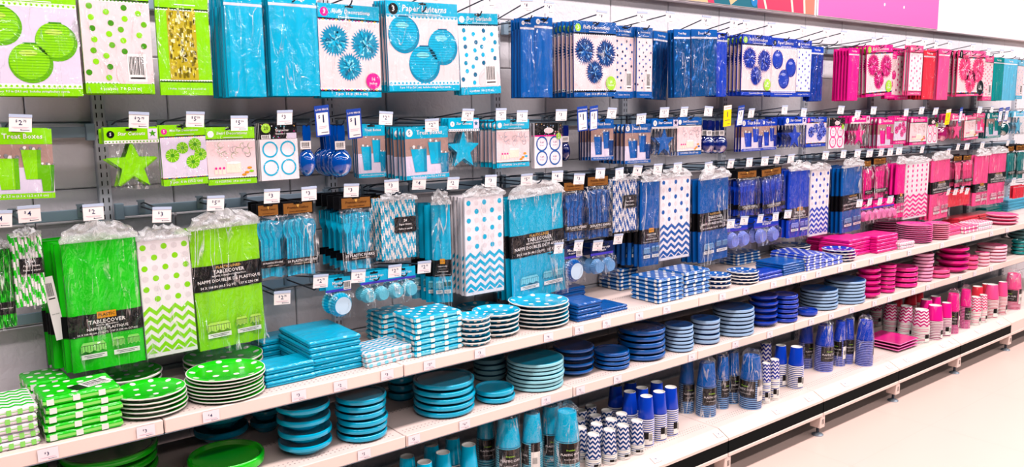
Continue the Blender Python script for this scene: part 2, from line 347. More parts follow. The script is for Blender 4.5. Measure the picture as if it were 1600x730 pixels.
# ---------------------------------------------------------------- shelves
m = MB(); m.box(.002, -.553, -.022, W-.002, -.005, 0, SHELF, .002); deckm = m.mesh('deck')
m = MB(); m.box(.002, YA-.002, -.045, W-.002, -.5535, .003, LIP, .003); m.box(.002, YA+.001, -.048, W-.002, -.556, -.0452, RAILM); lipm = m.mesh('lip')
HOLE = mat((150, 130, 128), .8)
def perfs(rows):
    m = MB()
    for y in rows:
        for k in range(48): x = .02+k*.0182; m.raw([(x, y, .0006), (x+.006, y, .0006), (x+.006, y+.004, .0006), (x, y+.004, .0006)], [(0, 1, 2, 3)], HOLE)
    return m.mesh('perforations')
pfA = perfs((-.525, -.505, -.30, -.285)); pfC = perfs((-.66, -.64, -.62))
SHN = {'A': ['napkins in green chevron and dots', 'green dotted plates and plain teal napkins', 'teal dotted napkins and plates', 'dark blue napkins in three short stacks', 'dark blue dotted plates', 'royal dotted napkins', 'magenta napkins', 'pink loose packs', 'pale pink plates', 'sea green stacks', 'end goods'],
       'B': ['green bowls', 'teal bowls and thick teal plates', 'pale teal plates', 'dark blue bowls and plates', 'royal bowls', 'pale blue plates', 'magenta bowls', 'pink bowls', 'salmon plates', 'sea green plates', 'end bowls'],
       'C': ['unseen goods by the green bay', 'few goods under the teal bowls', 'teal cups', 'chevron cups', 'bagged dark blue cups', 'royal cups', 'square magenta plates', 'pink cups', 'bagged pink cups', 'last cups', 'nothing much']}
decks = {}
for i in range(-1, 9):
    for L, z in (('A', ZA), ('B', ZB)):
        o = bpy.data.objects.new('wall_shelf', None); COL.objects.link(o); o.location = (i*W, 0, z)
        tag(o, '%s white steel shelf carrying %s' % ('upper' if L == 'A' else 'middle', SHN[L][i+1]), 'shelf', 'white wall shelves'); decks[(L, i)] = o
        new('deck', deckm, o); new('lip', lipm, o); new('perforations', pfA, o)['kind'] = 'stuff'
m = MB(); m.box(.002, YC, -.03, W-.002, -.005, 0, SHELF, .002); cdk = m.mesh('deck')
m = MB(); vs = [(YC-.001, 0), (YC-.001, -.03), (YD, -.05), (YD, -.036)]
m.raw([(x, y, z) for x in (.003, W-.003) for y, z in vs], [(0, 1, 2, 3), (7, 6, 5, 4), (0, 4, 5, 1), (1, 5, 6, 2), (2, 6, 7, 3), (3, 7, 4, 0)], LIP); cch = m.mesh('price_channel')
def cfront(mm):
    m = MB(); m.box(.004, YD, -.117, W-.004, YD+.02, -.0505, mm); return m.mesh('kick_band')
kb, kw_ = cfront(BASEBLK), cfront(SHELF)
m = MB(); m.box(.004, YD-.004, -.139, W-.004, YD+.02, -.1175, LIP, .003); ctr = m.mesh('trim_strip')
m = MB(); m.box(.02, YD+.03, -.11, W-.02, -.1, -.031, mat((70, 66, 64), .7)); und = m.mesh('under_frame')
for i in range(-1, 9):
    o = bpy.data.objects.new('base_shelf', None); COL.objects.link(o); o.location = (i*W, 0, ZC)
    tag(o, 'low white base shelf carrying %s' % SHN['C'][i+1], 'shelf', 'white base shelves'); decks[('C', i)] = o
    new('deck', cdk, o); new('price_channel', cch, o); new('kick_band', kb if i < 7 else kw_, o); new('trim_strip', ctr, o); new('under_frame', und, o)
    new('perforations', pfC, o)['kind'] = 'stuff'
m = MB(); m.box(-.026, -.03, .052, .026, .04, .124, LIP, .003); m.box(-.006, -.0308, .075, -.001, -.0299, .105, SLOT); m.box(.006, -.0308, .075, .011, -.0299, .105, SLOT); lgm = m.mesh('shelf_leg')
m = MB(); m.lathe([(.009, .05), (.009, .016)], 10, DKSTEEL); m.lathe([(0, .0), (.034, .0), (.034, .005), (.012, .016), (0, .016)], 18, STEEL); ftm = m.mesh('foot', True)
LEGN = ['far off past the teal cups', 'below the teal cups', 'under the teal and chevron cups', 'under the bagged dark blue cups', 'nearest below the royal cups', 'below the square magenta plates', 'below the magenta cups', 'at the end of the black kick band', 'beyond the black kick band']
for i in range(0, 9):
    o = tag(new('shelf_leg', lgm), 'white levelling leg with metal foot ' + LEGN[i], 'leg', 'levelling legs'); o.location = (i*W, YD+.03, 0); new('foot', ftm, o)
def sticker(L, px, py, p):
    if L == 'C': y, zoff, rx = YC-.04, -.016, math.radians(60)
    else: y, zoff, rx = YA-.0025, -.021, 0
    t = at(px, py, y=y-.002); i = max(-1, min(8, math.floor(t.x/W))); o = decks[(L, i)]
    x = min(max(t.x-i*W, .035), W-.035)
    g = new('price_sticker', STK, o); g.location = (x, y-.003 if L != 'C' else YC-.035, zoff if L != 'C' else -.0145); g.rotation_euler = (rx and -math.radians(63), 0, 0)
    q = new('price_lettering', price_mesh(p, .056, .038), g)
for px, py, p in [(75, 708, '3'), (228, 674, '3'), (330, 652, '4'), (467, 617, '3'), (532, 602, '2'), (605, 583, '3'), (671, 567, '3.50'), (750, 549, '3'), (857, 526, '4'), (905, 513, '2'), (948, 502, '3'), (999, 491, '3'), (1042, 479, '2'), (1129, 458, '3'), (1166, 451, '4'), (1209, 441, '3'), (1233, 435, '2'), (1256, 431, '2'), (1279, 428, '3.50'), (1313, 420, '3'), (1334, 414, '3'), (1363, 407, '3'), (1388, 400, '3'), (1421, 392, '4'), (1472, 382, '3'), (1521, 371, '3'), (1549, 363, '4'), (1574, 357, '3')]: sticker('A', px, py, p)
for px, py, p in [(569, 707, '5'), (647, 685, '5'), (726, 660, '6.50'), (853, 622, '7'), (907, 610, '2'), (965, 590, '5'), (1081, 558, '6'), (1149, 537, '7'), (1203, 520, '5'), (1268, 503, '5'), (1299, 493, '6'), (1331, 483, '7'), (1364, 474, '5'), (1390, 465, '5'), (1427, 453, '5'), (1450, 445, '6'), (1500, 433, '7'), (1523, 427, '5'), (1549, 420, '6')]: sticker('B', px, py, p)
for px, py, p in [(1027, 714, '8'), (1130, 672, '4'), (1216, 637, '7'), (1266, 617, '6'), (1323, 593, '4'), (1392, 567, '5'), (1419, 555, '4'), (1475, 536, '4'), (1490, 529, '6'), (1530, 515, '4'), (1564, 504, '5')]: sticker('C', px, py, p)
# ---------------------------------------------------------------- hanging packs: local origin at top centre, x across, z down, front at -y
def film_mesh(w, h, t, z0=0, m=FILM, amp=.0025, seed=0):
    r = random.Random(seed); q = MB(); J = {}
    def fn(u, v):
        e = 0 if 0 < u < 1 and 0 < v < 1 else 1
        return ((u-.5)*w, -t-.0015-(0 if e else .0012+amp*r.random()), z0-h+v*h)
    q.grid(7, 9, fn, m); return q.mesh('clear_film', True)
def slab(w, h, t, m, ms=None, z0=0):
    q = MB(); q.box(-w/2, -t, z0-h, w/2, 0, z0, m, min(.0015, t*.3)); return q
def slot(q, w, z, l=5): q.poly([(-.018, z-.004), (.018, z-.004), (.018, z+.003), (.006, z+.003), (0, z+.008), (-.006, z+.003), (-.018, z+.003)], SLOT, l)
def border(q, w, z, cols, r=.004, l=3, bg=WHITE):
    q.rect(-w/2, z-r*1.5, w/2, z+r*1.5, bg, l-1); n = int(w/(r*3))
    for k in range(n): q.circ(-w/2+(k+.5)*w/n, z, r*.8, cols[k % len(cols)], l, 6)
RAIN = [mat((240, 60, 150), .5), mat((250, 190, 60), .5), mat((60, 160, 220), .5), mat((150, 40, 150), .5)]
def barcode(q, x, z, w, h, l=4):
    q.rect(x-w/2, z-h/2, x+w/2, z+h/2, WHITE, l); r = random.Random(3); a = x-w*.42
    while a < x+w*.4:
        b = w*(.02+.04*r.random()); q.rect(a, z-h*.25, a+b, z+h*.4, BLACK, l+1); a += b*2
    q.rect(x-w*.4, z-h*.4, x+w*.4, z-h*.34, BLACK, l+1)
def warpt(t): return lambda v: (v[0], v[1]-t, v[2])
def card(w, h, t, body, fn, seed=0, amp=.002, side=None):  # side: darker body tint, the shadow between hanging packs put into colour
    q = PR(); fn(q)
    return [('', slab(w, h, t, side or body).mesh('pack'), 0), ('front_print', q.mesh('front_print', warp=warpt(t)), 0), ('clear_film', film_mesh(w+.004, h+.004, t+.003, .002, FILM, amp, seed), 0)]
def frame(q, w, h, th, head, foot, bg, title, badge, bcol, cols, footer, ts=.62, tx=.03):
    q.rect(-w/2, -h, w/2, 0, bg, 1); q.rect(-w/2, -h*head, w/2, 0, th.c, 2); q.rect(-w/2, -h, w/2, -h*(1-foot), th.c, 2)
    border(q, w, -h*head, cols, .0035*w/.2); border(q, w, -h*(1-foot), cols, .0035*w/.2)
    z = -h*head*.52
    if badge: q.circ(-w*.40, z, w*.065, bcol, 3); q.text(badge, -w*.40, z, 9, WHITE, 4, w*.065)
    q.text(title, w*tx, z+h*head*.06, w*ts, WHITE, 4, h*head*.42, .15); q.rect(-w*.15, z-h*head*.3, w*.25, z-h*head*.26, WHITE, 4)
    q.text(footer, 0, -h*(1-foot*.45), w*.72, WHITE, 4, h*foot*.4); slot(q, w, -h*head*.12)
def k_lantern(th, w, h, **k):
    def fn(q):
        frame(q, w, h, th, .17, .09, k.get('bg', PINKW), 'Paper Lanterns', '3', BLACK, [th.c], '3 pcs  9.5 in (24.1 cm)  Includes string/Incluye cuerda')
        for (x, z, r) in ((-.27, -.37, .215), (.27, -.50, .215), (.0, -.70, .22)):
            X, Z, R = x*w, z*h, r*w; q.circ(X, Z, R, th.mid, 3, 28); q.circ(X-R*.06, Z+R*.10, R*.9, th.flat, 4, 28)
            for j in range(-6, 7):
                zz = Z+j*R*.14; hw = math.sqrt(max(R*R-(zz-Z)**2, 0))*.98; q.rect(X-hw, zz-R*.012, X+hw, zz+R*.012, th.mid if j < 5 else th.d, 5)
            q.circ(X-R*.1, Z+R*.5, R*.42, th.l, 5, 14, R*.16); q.rect(X-R*.3, Z+R*.94, X+R*.3, Z+R*1.02, th.d, 6)
    return card(w, h, .010, th.c, fn, 1, side=th.mid)
def pom(q, X, Z, R, th, s):
    r = random.Random(s); n = 30; pts = []
    for i in range(n*2): a = i*math.pi/n; rr = R*(1.0 if i % 2 else .82-.12*r.random()); pts.append((X+rr*math.cos(a), Z+rr*math.sin(a)))
    q.poly(pts, th.mid, 3)
    for i in range(70):                                    # ruffled tissue petals
        f = 1-i/70; a = r.uniform(0, 6.283); r0 = R*max(0, f*.8-.2)*r.uniform(.5, 1); r1 = r0+R*r.uniform(.16, .3); r1 = min(r1, R*.98); wd = R*r.uniform(.035, .08); c, s_ = math.cos(a), math.sin(a)
        q.poly([(X+r0*c+wd*.5*s_, Z+r0*s_-wd*.5*c), (X+r1*c+wd*s_, Z+r1*s_-wd*c), (X+(r1+wd)*c, Z+(r1+wd)*s_), (X+r1*c-wd*s_, Z+r1*s_+wd*c), (X+r0*c-wd*.5*s_, Z+r0*s_+wd*.5*c)], (th.flat, th.d, th.flat, th.l, th.mid)[i % 5], 4+i % 6)
def k_fluffy(th, w, h, **k):
    def fn(q):
        frame(q, w, h, th, .17, .08, PINKW, 'Fluffy Decorations', '3', k.get('bc', HOT), k.get('cols', RAIN), '3 pcs  16 in (40.6 cm)')
        for i, (x, z, r) in enumerate(((-.25, -.39, .245), (.25, -.42, .25), (-.02, -.67, .215))): pom(q, x*w, z*h, r*w, th, i)
        q.circ(w*.36, -h*.82, w*.12, k.get('bc', HOT), 11, 20); q.text('16', w*.36, -h*.80, 9, WHITE, 12, w*.05); q.text('inches', w*.36, -h*.845, w*.13, WHITE, 12)
    return card(w, h, .009, th.c, fn, 2, side=th.mid)
def k_dots(th, w, h, **k):
    def fn(q):
        frame(q, w, h, th, .15, .09, PAPER if k.get('white') else PINKW, 'Dot Garlands', '6', WHITE if k.get('white') else th.d, [th.d], '6 pcs/pzas  7 ft (2.13 m)')
        r = random.Random(5)
        for a in range(4):
            for b in range(7):
                q.circ((-.38+a*.25+r.uniform(-.06, .06))*w, -h*(.21+b*.10+(a % 2)*.045), w*.046, (th.mid, th.flat, th.d, th.flat)[(a+b) % 4] if not k.get('soft') else (th.l, th.flat)[(a+b) % 2], 3, 10)
        if not k.get('nobar'):
            q.circ(w*.22, -h*.82, w*.27, PINKW, 4, 20, h*.16); barcode(q, w*.26, -h*.76, w*.28, h*.26, 5)
            q.rect(-w/2, -h, w/2, -h*.91, th.c, 6); q.text('6 pcs/pzas  7 ft (2.13 m)', 0, -h*.957, w*.6, WHITE, 7)
    return card(w, h, .008, th.c, fn, 3, .004)
def k_goldfoil(th, w, h, **k):
    def fn(q):
        frame(q, w, h, th, .22, .13, th.c, 'Foil Garland', None, BLACK, [th.d], '1 Pc/Pza  3 x 8 ft (91.4 cm x 2.43 m)')
        G = [mat(c, .3, .2) for c in ((240, 228, 80), (206, 186, 40), (255, 252, 190), (130, 116, 14))]; r = random.Random(8)
        q.rect(-w*.30, -h*.86, w*.24, -h*.23, G[1], 2)
        for i in range(260):
            x = r.uniform(-.29, .20)*w; z = -h*r.uniform(.25, .85); a = w*r.uniform(.01, .05); b = h*r.uniform(.008, .05); q.rect(x, z, x+a, z+b, G[i % 4], 3+i % 4)
    return card(w, h, .012, th.c, fn, 4, .005)
def k_bag(th, w, h, **k):                                 # flat pack of solid coloured treat bags
    foil = k.get('foil'); t = .012
    r = random.Random(int(w*1e4)); ph = [r.uniform(0, 6) for _ in range(4)]
    q = MB(); mm = th.foil if foil else th.cover; hh = h*.86
    def fn(u, v):
        e = min(u, 1-u, .08)/.08; y = -t*(.45+.55*min(1, e)) - .0022*e*(math.sin(u*17+ph[0]+v*2)+.6*math.sin(u*31+ph[1]-v*3))*min(1, v*8, (1-v)*8+.3); return ((u-.5)*w*(1-.015*math.sin(v*3+ph[2])), y, -h+v*hh)
    q.grid(22, 12, fn, mm); q.box(-w/2-.0008, -.006, -h, w/2+.0008, 0, -h*.14, th.mid); root = q.mesh('pack', True)  # backing box darker: shade on the rear packs' edges painted in
    p = PR(); hz = h*.14; p.rect(-w/2, -hz, w/2, 0, th.c, 1); p.rect(-w/2, -hz, w/2, -hz*.8, k.get('strip', CLEARW), 2); p.text(k.get('title', 'Treat Bags'), 0, -hz*.42, w*.5, WHITE, 3, hz*.3)
    if k.get('badge'): p.circ(-w*.3, -hz*.42, w*.11, WHITE, 3); p.text(k['badge'], -w*.3, -hz*.42, w*.12, INK, 4); slot(p, w, -hz*.2)
    hd = MB(); hd.box(-w/2, -.005, -hz, w/2, .0005, 0, th.c)
    return [('', root, 0), ('header_card', hd.mesh('header_card'), 0), ('header_print', p.mesh('header_print', warp=warpt(.005)), 1), ('clear_film', film_mesh(w+.006, h*.9, t+.006, -h*.1, FILM, .004, 7), 0)]
def tbox(q, x, z, bw, bh, mm, md, sk, l):
    q.poly([(x-bw*.38+sk, z-bh), (x+bw*.38+sk, z-bh), (x+bw*.5, z), (x-bw*.5, z)], mm, l); q.poly([(x+bw*.2+sk, z-bh), (x+bw*.38+sk, z-bh), (x+bw*.5, z), (x+bw*.3, z)], md, l+1)
    for i in range(7): q.circ(x-bw*.45+i*bw*.15, z+bw*(.05+.07*(i % 2)), bw*.10, (SILVER, WHITE, BROWN)[i % 3], l-1, 8)
def k_treat(th, w, h, **k):
    def fn(q):
        q.rect(-w/2, -h, w/2, 0, BROWN, 1); q.rect(-w/2, -h, w/2, -h*.55, LAV, 2); q.rect(-w/2, -h*.22, w/2, 0, th.c, 3); q.rect(-w/2, -h, w/2, -h*.92, th.c, 8)
        q.text('Treat Boxes', w*.06, -h*.11, w*.6, WHITE, 5, h*.1); q.circ(-w*.4, -h*.11, w*.075, WHITE, 5); q.text('5', -w*.4, -h*.11, 9, th.d, 6, w*.08); slot(q, w, -h*.03)
        tbox(q, -w*.2, -h*.42, w*.36, h*.44, th.flat, th.mid, w*.04, 5); tbox(q, w*.17, -h*.30, w*.3, h*.42, th.flat, th.mid, w*.02, 5); tbox(q, w*.40, -h*.52, w*.22, h*.38, th.mid, th.d, 0, 5)
        q.text('4.75 x 2.5 in (6.3 x 12.2 x 3.8 cm)', 0, -h*.957, w*.8, WHITE, 9)
    return card(w, h, .010, th.c, fn, 5, side=th.d)
def k_fan(th, w, h, **k):
    def fn(q):
        frame(q, w, h, th, .20, .13, LAV, 'Mini Fan Decorations', '5', HOT, RAIN, '5 pcs  6 in (15.2 cm)')
        for (x, z, r) in ((-.26, -.50, .15), (-.03, -.38, .13), (.25, -.33, .14), (.18, -.62, .15), (.44, -.5, .14)):
            x = min(x, .5-r); q.circ(x*w, z*h, r*w, th.mid, 3, 22)
            for a in range(16):
                b = a*math.pi/8; q.poly([(x*w, z*h), (x*w+r*w*math.cos(b), z*h+r*w*math.sin(b)), (x*w+r*w*math.cos(b+.2), z*h+r*w*math.sin(b+.2))], th.l if a % 2 else th.flat, 4)
            q.circ(x*w, z*h, r*w*.28, th.d, 5, 10)
    return card(w, h, .008, th.c, fn, 6)
def k_swirl(th, w, h, **k):
    def fn(q):
        frame(q, w, h, th, .22, .12, PINKW, 'Swirl Decorations', '12', WHITE, [WHITE], '12 PCS/PZAS  24 in (60.9 cm)'); r = random.Random(4)
        for i in range(22):
            x = r.uniform(-.4, .4)*w; z = -h*r.uniform(.28, .52); a = r.uniform(0, 4); q.ring(x, z, w*.055, w*.06, (th.mid, WHITE, SILVER)[i % 3], 3, 8, a, a+4)
        q.rect(-w*.12, -h*.80, w*.18, -h*.62, CREAM, 3); q.circ(w*.03, -h*.62, w*.15, WHITE, 4, 16, h*.025)
        for x in (-.36, -.28, -.2): q.rect(x*w, -h*.82, (x+.06)*w, -h*.72, CREAM, 3); q.circ((x+.03)*w, -h*.71, w*.025, k.get('acc', HOT), 4, 8)
        for x, z in ((.36, -.72), (.4, -.78), (.3, -.8), (.24, -.84)): q.circ(x*w, z*h, w*.05, (ORANGE, th.flat, th.l)[int(x*100) % 3], 4, 10, w*.025)
    return card(w, h, .008, th.c, fn, 8, side=th.d)
def star_pts(R, r=.42, rot=math.pi/2): return [(R*(1 if i % 2 == 0 else r)*math.cos(rot+i*math.pi/5), R*(1 if i % 2 == 0 else r)*math.sin(rot+i*math.pi/5)) for i in range(10)]
def k_star(th, w, h, **k):
    t = .016; hz = h*.24; q = MB(); R = min(w*.53, h*.40)
    for j in range(3):
        pts = [(x+j*.003-.003, z-h*.61-j*.002) for x, z in star_pts(R*(1-.01*j))]; q.prism(pts, -.014+j*.004, -.0105+j*.004, th.wrap, th.mid)
    hd = MB(); hd.box(-w/2, -.0165, -hz, w/2, -.0005, 0, th.c, .001)
    p = PR(); p.text('Star Cutouts', 0, -hz*.42, w*.5, WHITE, 2, hz*.34, .15); p.circ(-w*.38, -hz*.45, w*.07, BLACK if th.name.startswith('lime') else WHITE, 2); p.text('5', -w*.38, -hz*.45, 9, WHITE if th.name.startswith('lime') else th.d, 3, w*.06)
    p.rect(w*.3, -hz*.82, w*.48, -hz*.1, LAV, 2); p.poly([(x+w*.39, z-hz*.42) for x, z in star_pts(w*.075)], th.d, 3); border(p, w, -hz*.95, [th.mid], .0035, 3); slot(p, w, -hz*.14)
    b = MB(); r = random.Random(4)
    def fn(u, v): return ((u-.5)*w*1.02, -.0195-.004*r.random()*(0 < u < 1)*(0 < v < 1), -h+v*(h-hz))
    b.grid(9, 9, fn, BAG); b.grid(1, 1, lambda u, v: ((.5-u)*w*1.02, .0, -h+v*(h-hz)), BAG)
    return [('', q.mesh('pack'), 0), ('header_card', hd.mesh('header_card'), 0), ('header_print', p.mesh('header_print', warp=warpt(.0165)), 1), ('clear_bag', b.mesh('clear_bag', True), 0)]
def k_labels(th, w, h, **k):
    def fn(q):
        q.rect(-w/2, -h, w/2, 0, PAPER, 1); q.rect(-w/2, -h*.28, w/2, 0, BLACK, 2); r = random.Random(2)
        for i in range(26): q.circ(r.uniform(-.47, .47)*w, -h*r.uniform(.02, .26), w*.015, (HOT, th.l, GOLDL, WHITE)[i % 4], 3, 6)
        if k.get('oval'): q.rect(-w/2, -h*.30, w/2, -h*.27, HOT, 3); q.circ(0, -h*.17, w*.17, WHITE, 4, 18, h*.065); q.circ(0, -h*.17, w*.15, PINKW, 5, 18, h*.05); q.circ(w*.36, -h*.3, w*.09, LIMEB, 6)
        else: q.circ(-w*.32, -h*.09, w*.12, LIMEB, 4); q.text('20', -w*.32, -h*.09, 9, BLACK, 5, w*.09); q.text('Etiquettes', w*.1, -h*.13, w*.34, WHITE, 4); q.text('Etiquetas 3 cm', w*.1, -h*.19, w*.34, WHITE, 4); barcode(q, -w*.33, -h*.24, w*.24, h*.07); q.rect(w*.22, -h*.28, w*.48, -h*.18, LAV, 4)
        for x in (-.24, .23):
            for z in (-.46, -.78): q.ring(x*w, z*h, w*.165, w*.205, th.flat, 3)
        if k.get('oval'):
            for x in (-.24, .23):
                for z in (-.46, -.78): q.text('A gift', x*w, z*h+w*.04, w*.14, GREYTXT, 3); q.text('for you', x*w, z*h-w*.04, w*.14, GREYTXT, 3)
    return card(w, h, .006, PAPER, fn, 9, .001)
def clear_colour(c, name):
    m = bpy.data.materials.new(name); m.use_nodes = True; b = m.node_tree.nodes['Principled BSDF']; b.inputs['Base Color'].default_value = (*lin(c), 1)
    b.inputs['Roughness'].default_value = .08; b.inputs['Transmission Weight'].default_value = .35; b.inputs['Coat Weight'].default_value = .6; return m
SCOOP = {'teal': clear_colour((0, 84, 190), 'clear_blue_plastic'), 'navy': clear_colour((14, 30, 120), 'clear_navy_plastic'), 'dteal': clear_colour((0, 90, 95), 'clear_green_plastic'), 'mag': clear_colour((190, 10, 110), 'clear_pink_plastic')}
def k_scoop(th, w, h, **k):                               # one big serving spoon hanging bowl down
    mm = SCOOP[k['col']]; q = MB(); bz = -h*.72; bh = h*.28; R = w*.5
    def bowl(u, v):
        a = 2*math.pi*u; s = math.sin(v*math.pi/2); d = math.cos(v*math.pi/2); return (R*s*math.cos(a), -.004-.022*d+.006*s, bz+bh*s*math.sin(a)*(1 if math.sin(a) < 0 else .95))
    q.grid(20, 6, bowl, mm); q.grid(20, 1, lambda u, v: ((R-.004*v)*math.cos(2*math.pi*u), .002-.004*v, bz+(bh-.004*v)*math.sin(2*math.pi*u)), mm)
    q.prism([(-.012, bz+bh*.8), (.012, bz+bh*.8), (.014, bz+bh*1.3), (.017, -.03), (.014, 0), (-.014, 0), (-.017, -.03), (-.014, bz+bh*1.3)], -.008, -.003, mm)
    root = q.mesh('serving_spoon', True); p = MB(); p.box(-.03, -.0115, -h*.46, .014, -.0105, -h*.30, WHITE); pp = PR(); barcode(pp, -.008, -h*.38, .04, h*.13, 1)
    a = [('', root, 0), ('price_label', p.mesh('price_label'), 0), ('barcode', pp.mesh('barcode', warp=warpt(.0116)), 1)]
    return a
def k_shade_side(mm):  # darker tint for the pack's sides, their shade painted in
    return next((t.mid for t in T.values() if t.cover is mm), mm)
def zig_body(w, h, t, mm, seed, z0, folds=5):
    r = random.Random(seed); ph = [r.uniform(0, 6) for _ in range(5)]; q = MB()
    def sh(u, v): e = min(1, min(u, 1-u)/.06); return -t*(.5+.5*e)-.0028*e*(math.sin(u*6.3*folds*.5+ph[0]+v)+.7*math.sin(u*23+ph[1]-1.5*v))
    q.grid(24, 10, lambda u, v: ((u-.5)*w*(1-.012*math.cos(v*3+ph[2])), sh(u, v), z0-h+v*h), mm)
    q.grid(1, 1, lambda u, v: ((.5-u)*w, 0, z0-h+v*h), mm)
    sm = k_shade_side(mm); 
    for s in (-1, 1): q.grid(1, 1, (lambda u, v: (-w/2, -t*.5*u, z0-h+v*h)) if s < 0 else (lambda u, v: (w/2, -t*.5*(1-u), z0-h+v*h)), sm)
    q.grid(1, 1, lambda u, v: ((u-.5)*w, -t*.8*(1-v), z0), mm); q.grid(1, 1, lambda u, v: ((u-.5)*w, -t*.8*v, z0-h), mm)
    return q, sh
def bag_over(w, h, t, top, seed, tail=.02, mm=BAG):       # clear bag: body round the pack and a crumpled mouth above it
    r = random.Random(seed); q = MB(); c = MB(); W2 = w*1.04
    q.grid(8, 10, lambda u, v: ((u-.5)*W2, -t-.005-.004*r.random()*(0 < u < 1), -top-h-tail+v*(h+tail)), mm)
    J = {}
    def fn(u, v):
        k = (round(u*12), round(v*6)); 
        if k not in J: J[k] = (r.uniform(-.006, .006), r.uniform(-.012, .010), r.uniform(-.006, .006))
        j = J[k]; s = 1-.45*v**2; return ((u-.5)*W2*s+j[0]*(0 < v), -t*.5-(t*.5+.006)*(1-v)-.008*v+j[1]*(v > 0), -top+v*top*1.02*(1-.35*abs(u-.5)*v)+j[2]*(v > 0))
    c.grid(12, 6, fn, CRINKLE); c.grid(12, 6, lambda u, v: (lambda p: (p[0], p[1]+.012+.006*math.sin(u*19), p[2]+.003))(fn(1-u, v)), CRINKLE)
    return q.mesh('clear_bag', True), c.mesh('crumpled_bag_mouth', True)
def table_icons(q, w, h, mm, frame_m, l=1):
    def cloth(x, z, a, b):
        pts = [(x-a, z)]; n = 6
        for i in range(n+1): pts.append((x-a+2*a*i/n, z-b*(.75 if i % 2 else 1)))
        pts += [(x+a, z), (x+a*.8, z+b*.45), (x-a*.8, z+b*.45)]; q.poly(pts[::1], mm, l)
        for i in range(9): q.rect(x-a+2*a*(i+.3)/9, z-b*.8, x-a+2*a*(i+.3)/9+.0012, z, frame_m, l+1)
        q.rect(x-a, z, x+a, z+.0014, frame_m, l+1)
    cloth(-w*.21, -h*.80, w*.17, h*.055); cloth(w*.13, -h*.79, w*.085, h*.05); cloth(w*.34, -h*.79, w*.085, h*.05)
    for x, a in ((-.21, .17), (.235, .18)):
        q.rect((x-a)*w, -h*.905, (x+a)*w, -h*.868, WHITE, l); q.rect((x-a*.8)*w, -h*.882, (x+a*.8)*w, -h*.878, GREEN_INK, l+1); q.rect((x-a*.6)*w, -h*.894, (x+a*.6)*w, -h*.89, GREEN_INK, l+1)
def k_cover(th, w, h, **k):                               # folded plastic tablecover in a bag; h includes the bag mouth
    top = h*.13; hb = h-top; t = k.get('t', .016)
    q, sh = zig_body(w, hb, t, th.cover, int(w*9999), -top)
    yb = k.get('band', .56); bh = k.get('bh', .17); X = MB(); ft = t+.006
    X.grid(16, 1, lambda u, v: ((u-.5)*w*1.01, sh(u, 1-yb-bh/2)-.0022, -top-hb*(yb+bh)+v*hb*bh), BLACK); X.grid(1, 1, lambda u, v: (-w*.505, -t*.62*u, -top-hb*(yb+bh)+v*hb*bh), BLACK)
    L = PR(); zc = -top-hb*(yb+bh/2); b = hb*bh; yy = t+.0075
    if k.get('double'):
        L.text('PLASTIC-LINED', 0, zc+b*.40, w*.36, GOLDL, 1); L.text('TABLECOVER', 0, zc+b*.22, w*.46, WHITE, 1); L.text('MANTEL FORRADO DE PLASTICO', 0, zc+b*.06, w*.5, WHITE, 1); L.text('NAPPE DOUBLEE DE PLASTIQUE', 0, zc-b*.12, w*.92, WHITE, 1); L.text('54 X 108 IN (40.5 SQ FT)   137 X 274 CM', 0, zc-b*.36, w*.85, WHITE, 1)
    else:
        L.rect(-w*.13, zc+b*.27, w*.13, zc+b*.58, ORANGE, 1); L.text('PLASTIC', 0, zc+b*.42, w*.22, BLACK, 2); L.text('TABLECOVER', 0, zc+b*.12, w*.50, WHITE, 1); L.text('MANTEL DE PLASTICO', 0, zc-b*.04, w*.3, WHITE, 1); L.text('NAPPE DE PLASTIQUE', 0, zc-b*.2, w*.56, WHITE, 1); L.text('54 X 108 IN (40.5 SQ FT)   137 X 274 cm (3.7 m2)', 0, zc-b*.39, w*.82, WHITE, 1)
    I = PR(); 
    table_icons(I, w, hb, th.l, k.get('ink', GREEN_INK))
    bag, mouth = bag_over(w, hb, t+.004, top, int(h*9999))
    return [('', q.mesh('pack', True), 0), ('label_band', X.mesh('label_band', True), 0), ('band_lettering', L.mesh('band_lettering', warp=warpt(yy)), 1), ('table_print', I.mesh('table_print', warp=lambda v: (v[0], v[1]-ft, v[2]-top)), 0), ('clear_bag', bag, 0), ('crumpled_bag_mouth', mouth, 0)]
def k_chevron(th, w, h, **k):                             # white tablecover with dots above and zigzags below
    top = h*.10; hb = h-top; t = .014; q = slab(w, hb, t, PAPER, None, -top); p = PR()
    GH = mat((232, 222, 228), .5) if th.name != 'pink' else th.l
    pt = w/5; pz = hb*.53/6; rd = min(pt, pz)*.30
    for r in range(6):
        for i in range(5):
            p.circ((i-2)*pt, -top-hb*.015-pz*(r+.5), rd, th.flat if (i+r) % 2 == 0 or k.get('all') else GH, 1, 14)
    st = hb*.395/5; p.chev(-w/2, w/2, -top-hb*.555-st*.62, 5, w/4, st*.62, st*.5, th.flat, 1, st)
    for i in range(4): x = -w/2+(i+.5)*w/4; p.poly([(x-w*.09, -h+hb*.035), (x+w*.09, -h+hb*.035), (x, -h+hb*.035+st*.5)], th.flat, 1)
    bag, mouth = bag_over(w, hb, t+.002, top, int(h*9000), .004, FILM)
    return [('', q.mesh('pack'), 0), ('pattern_print', p.mesh('pattern_print', warp=warpt(t)), 0), ('clear_film', bag, 0), ('crumpled_bag_mouth', mouth, 0)]
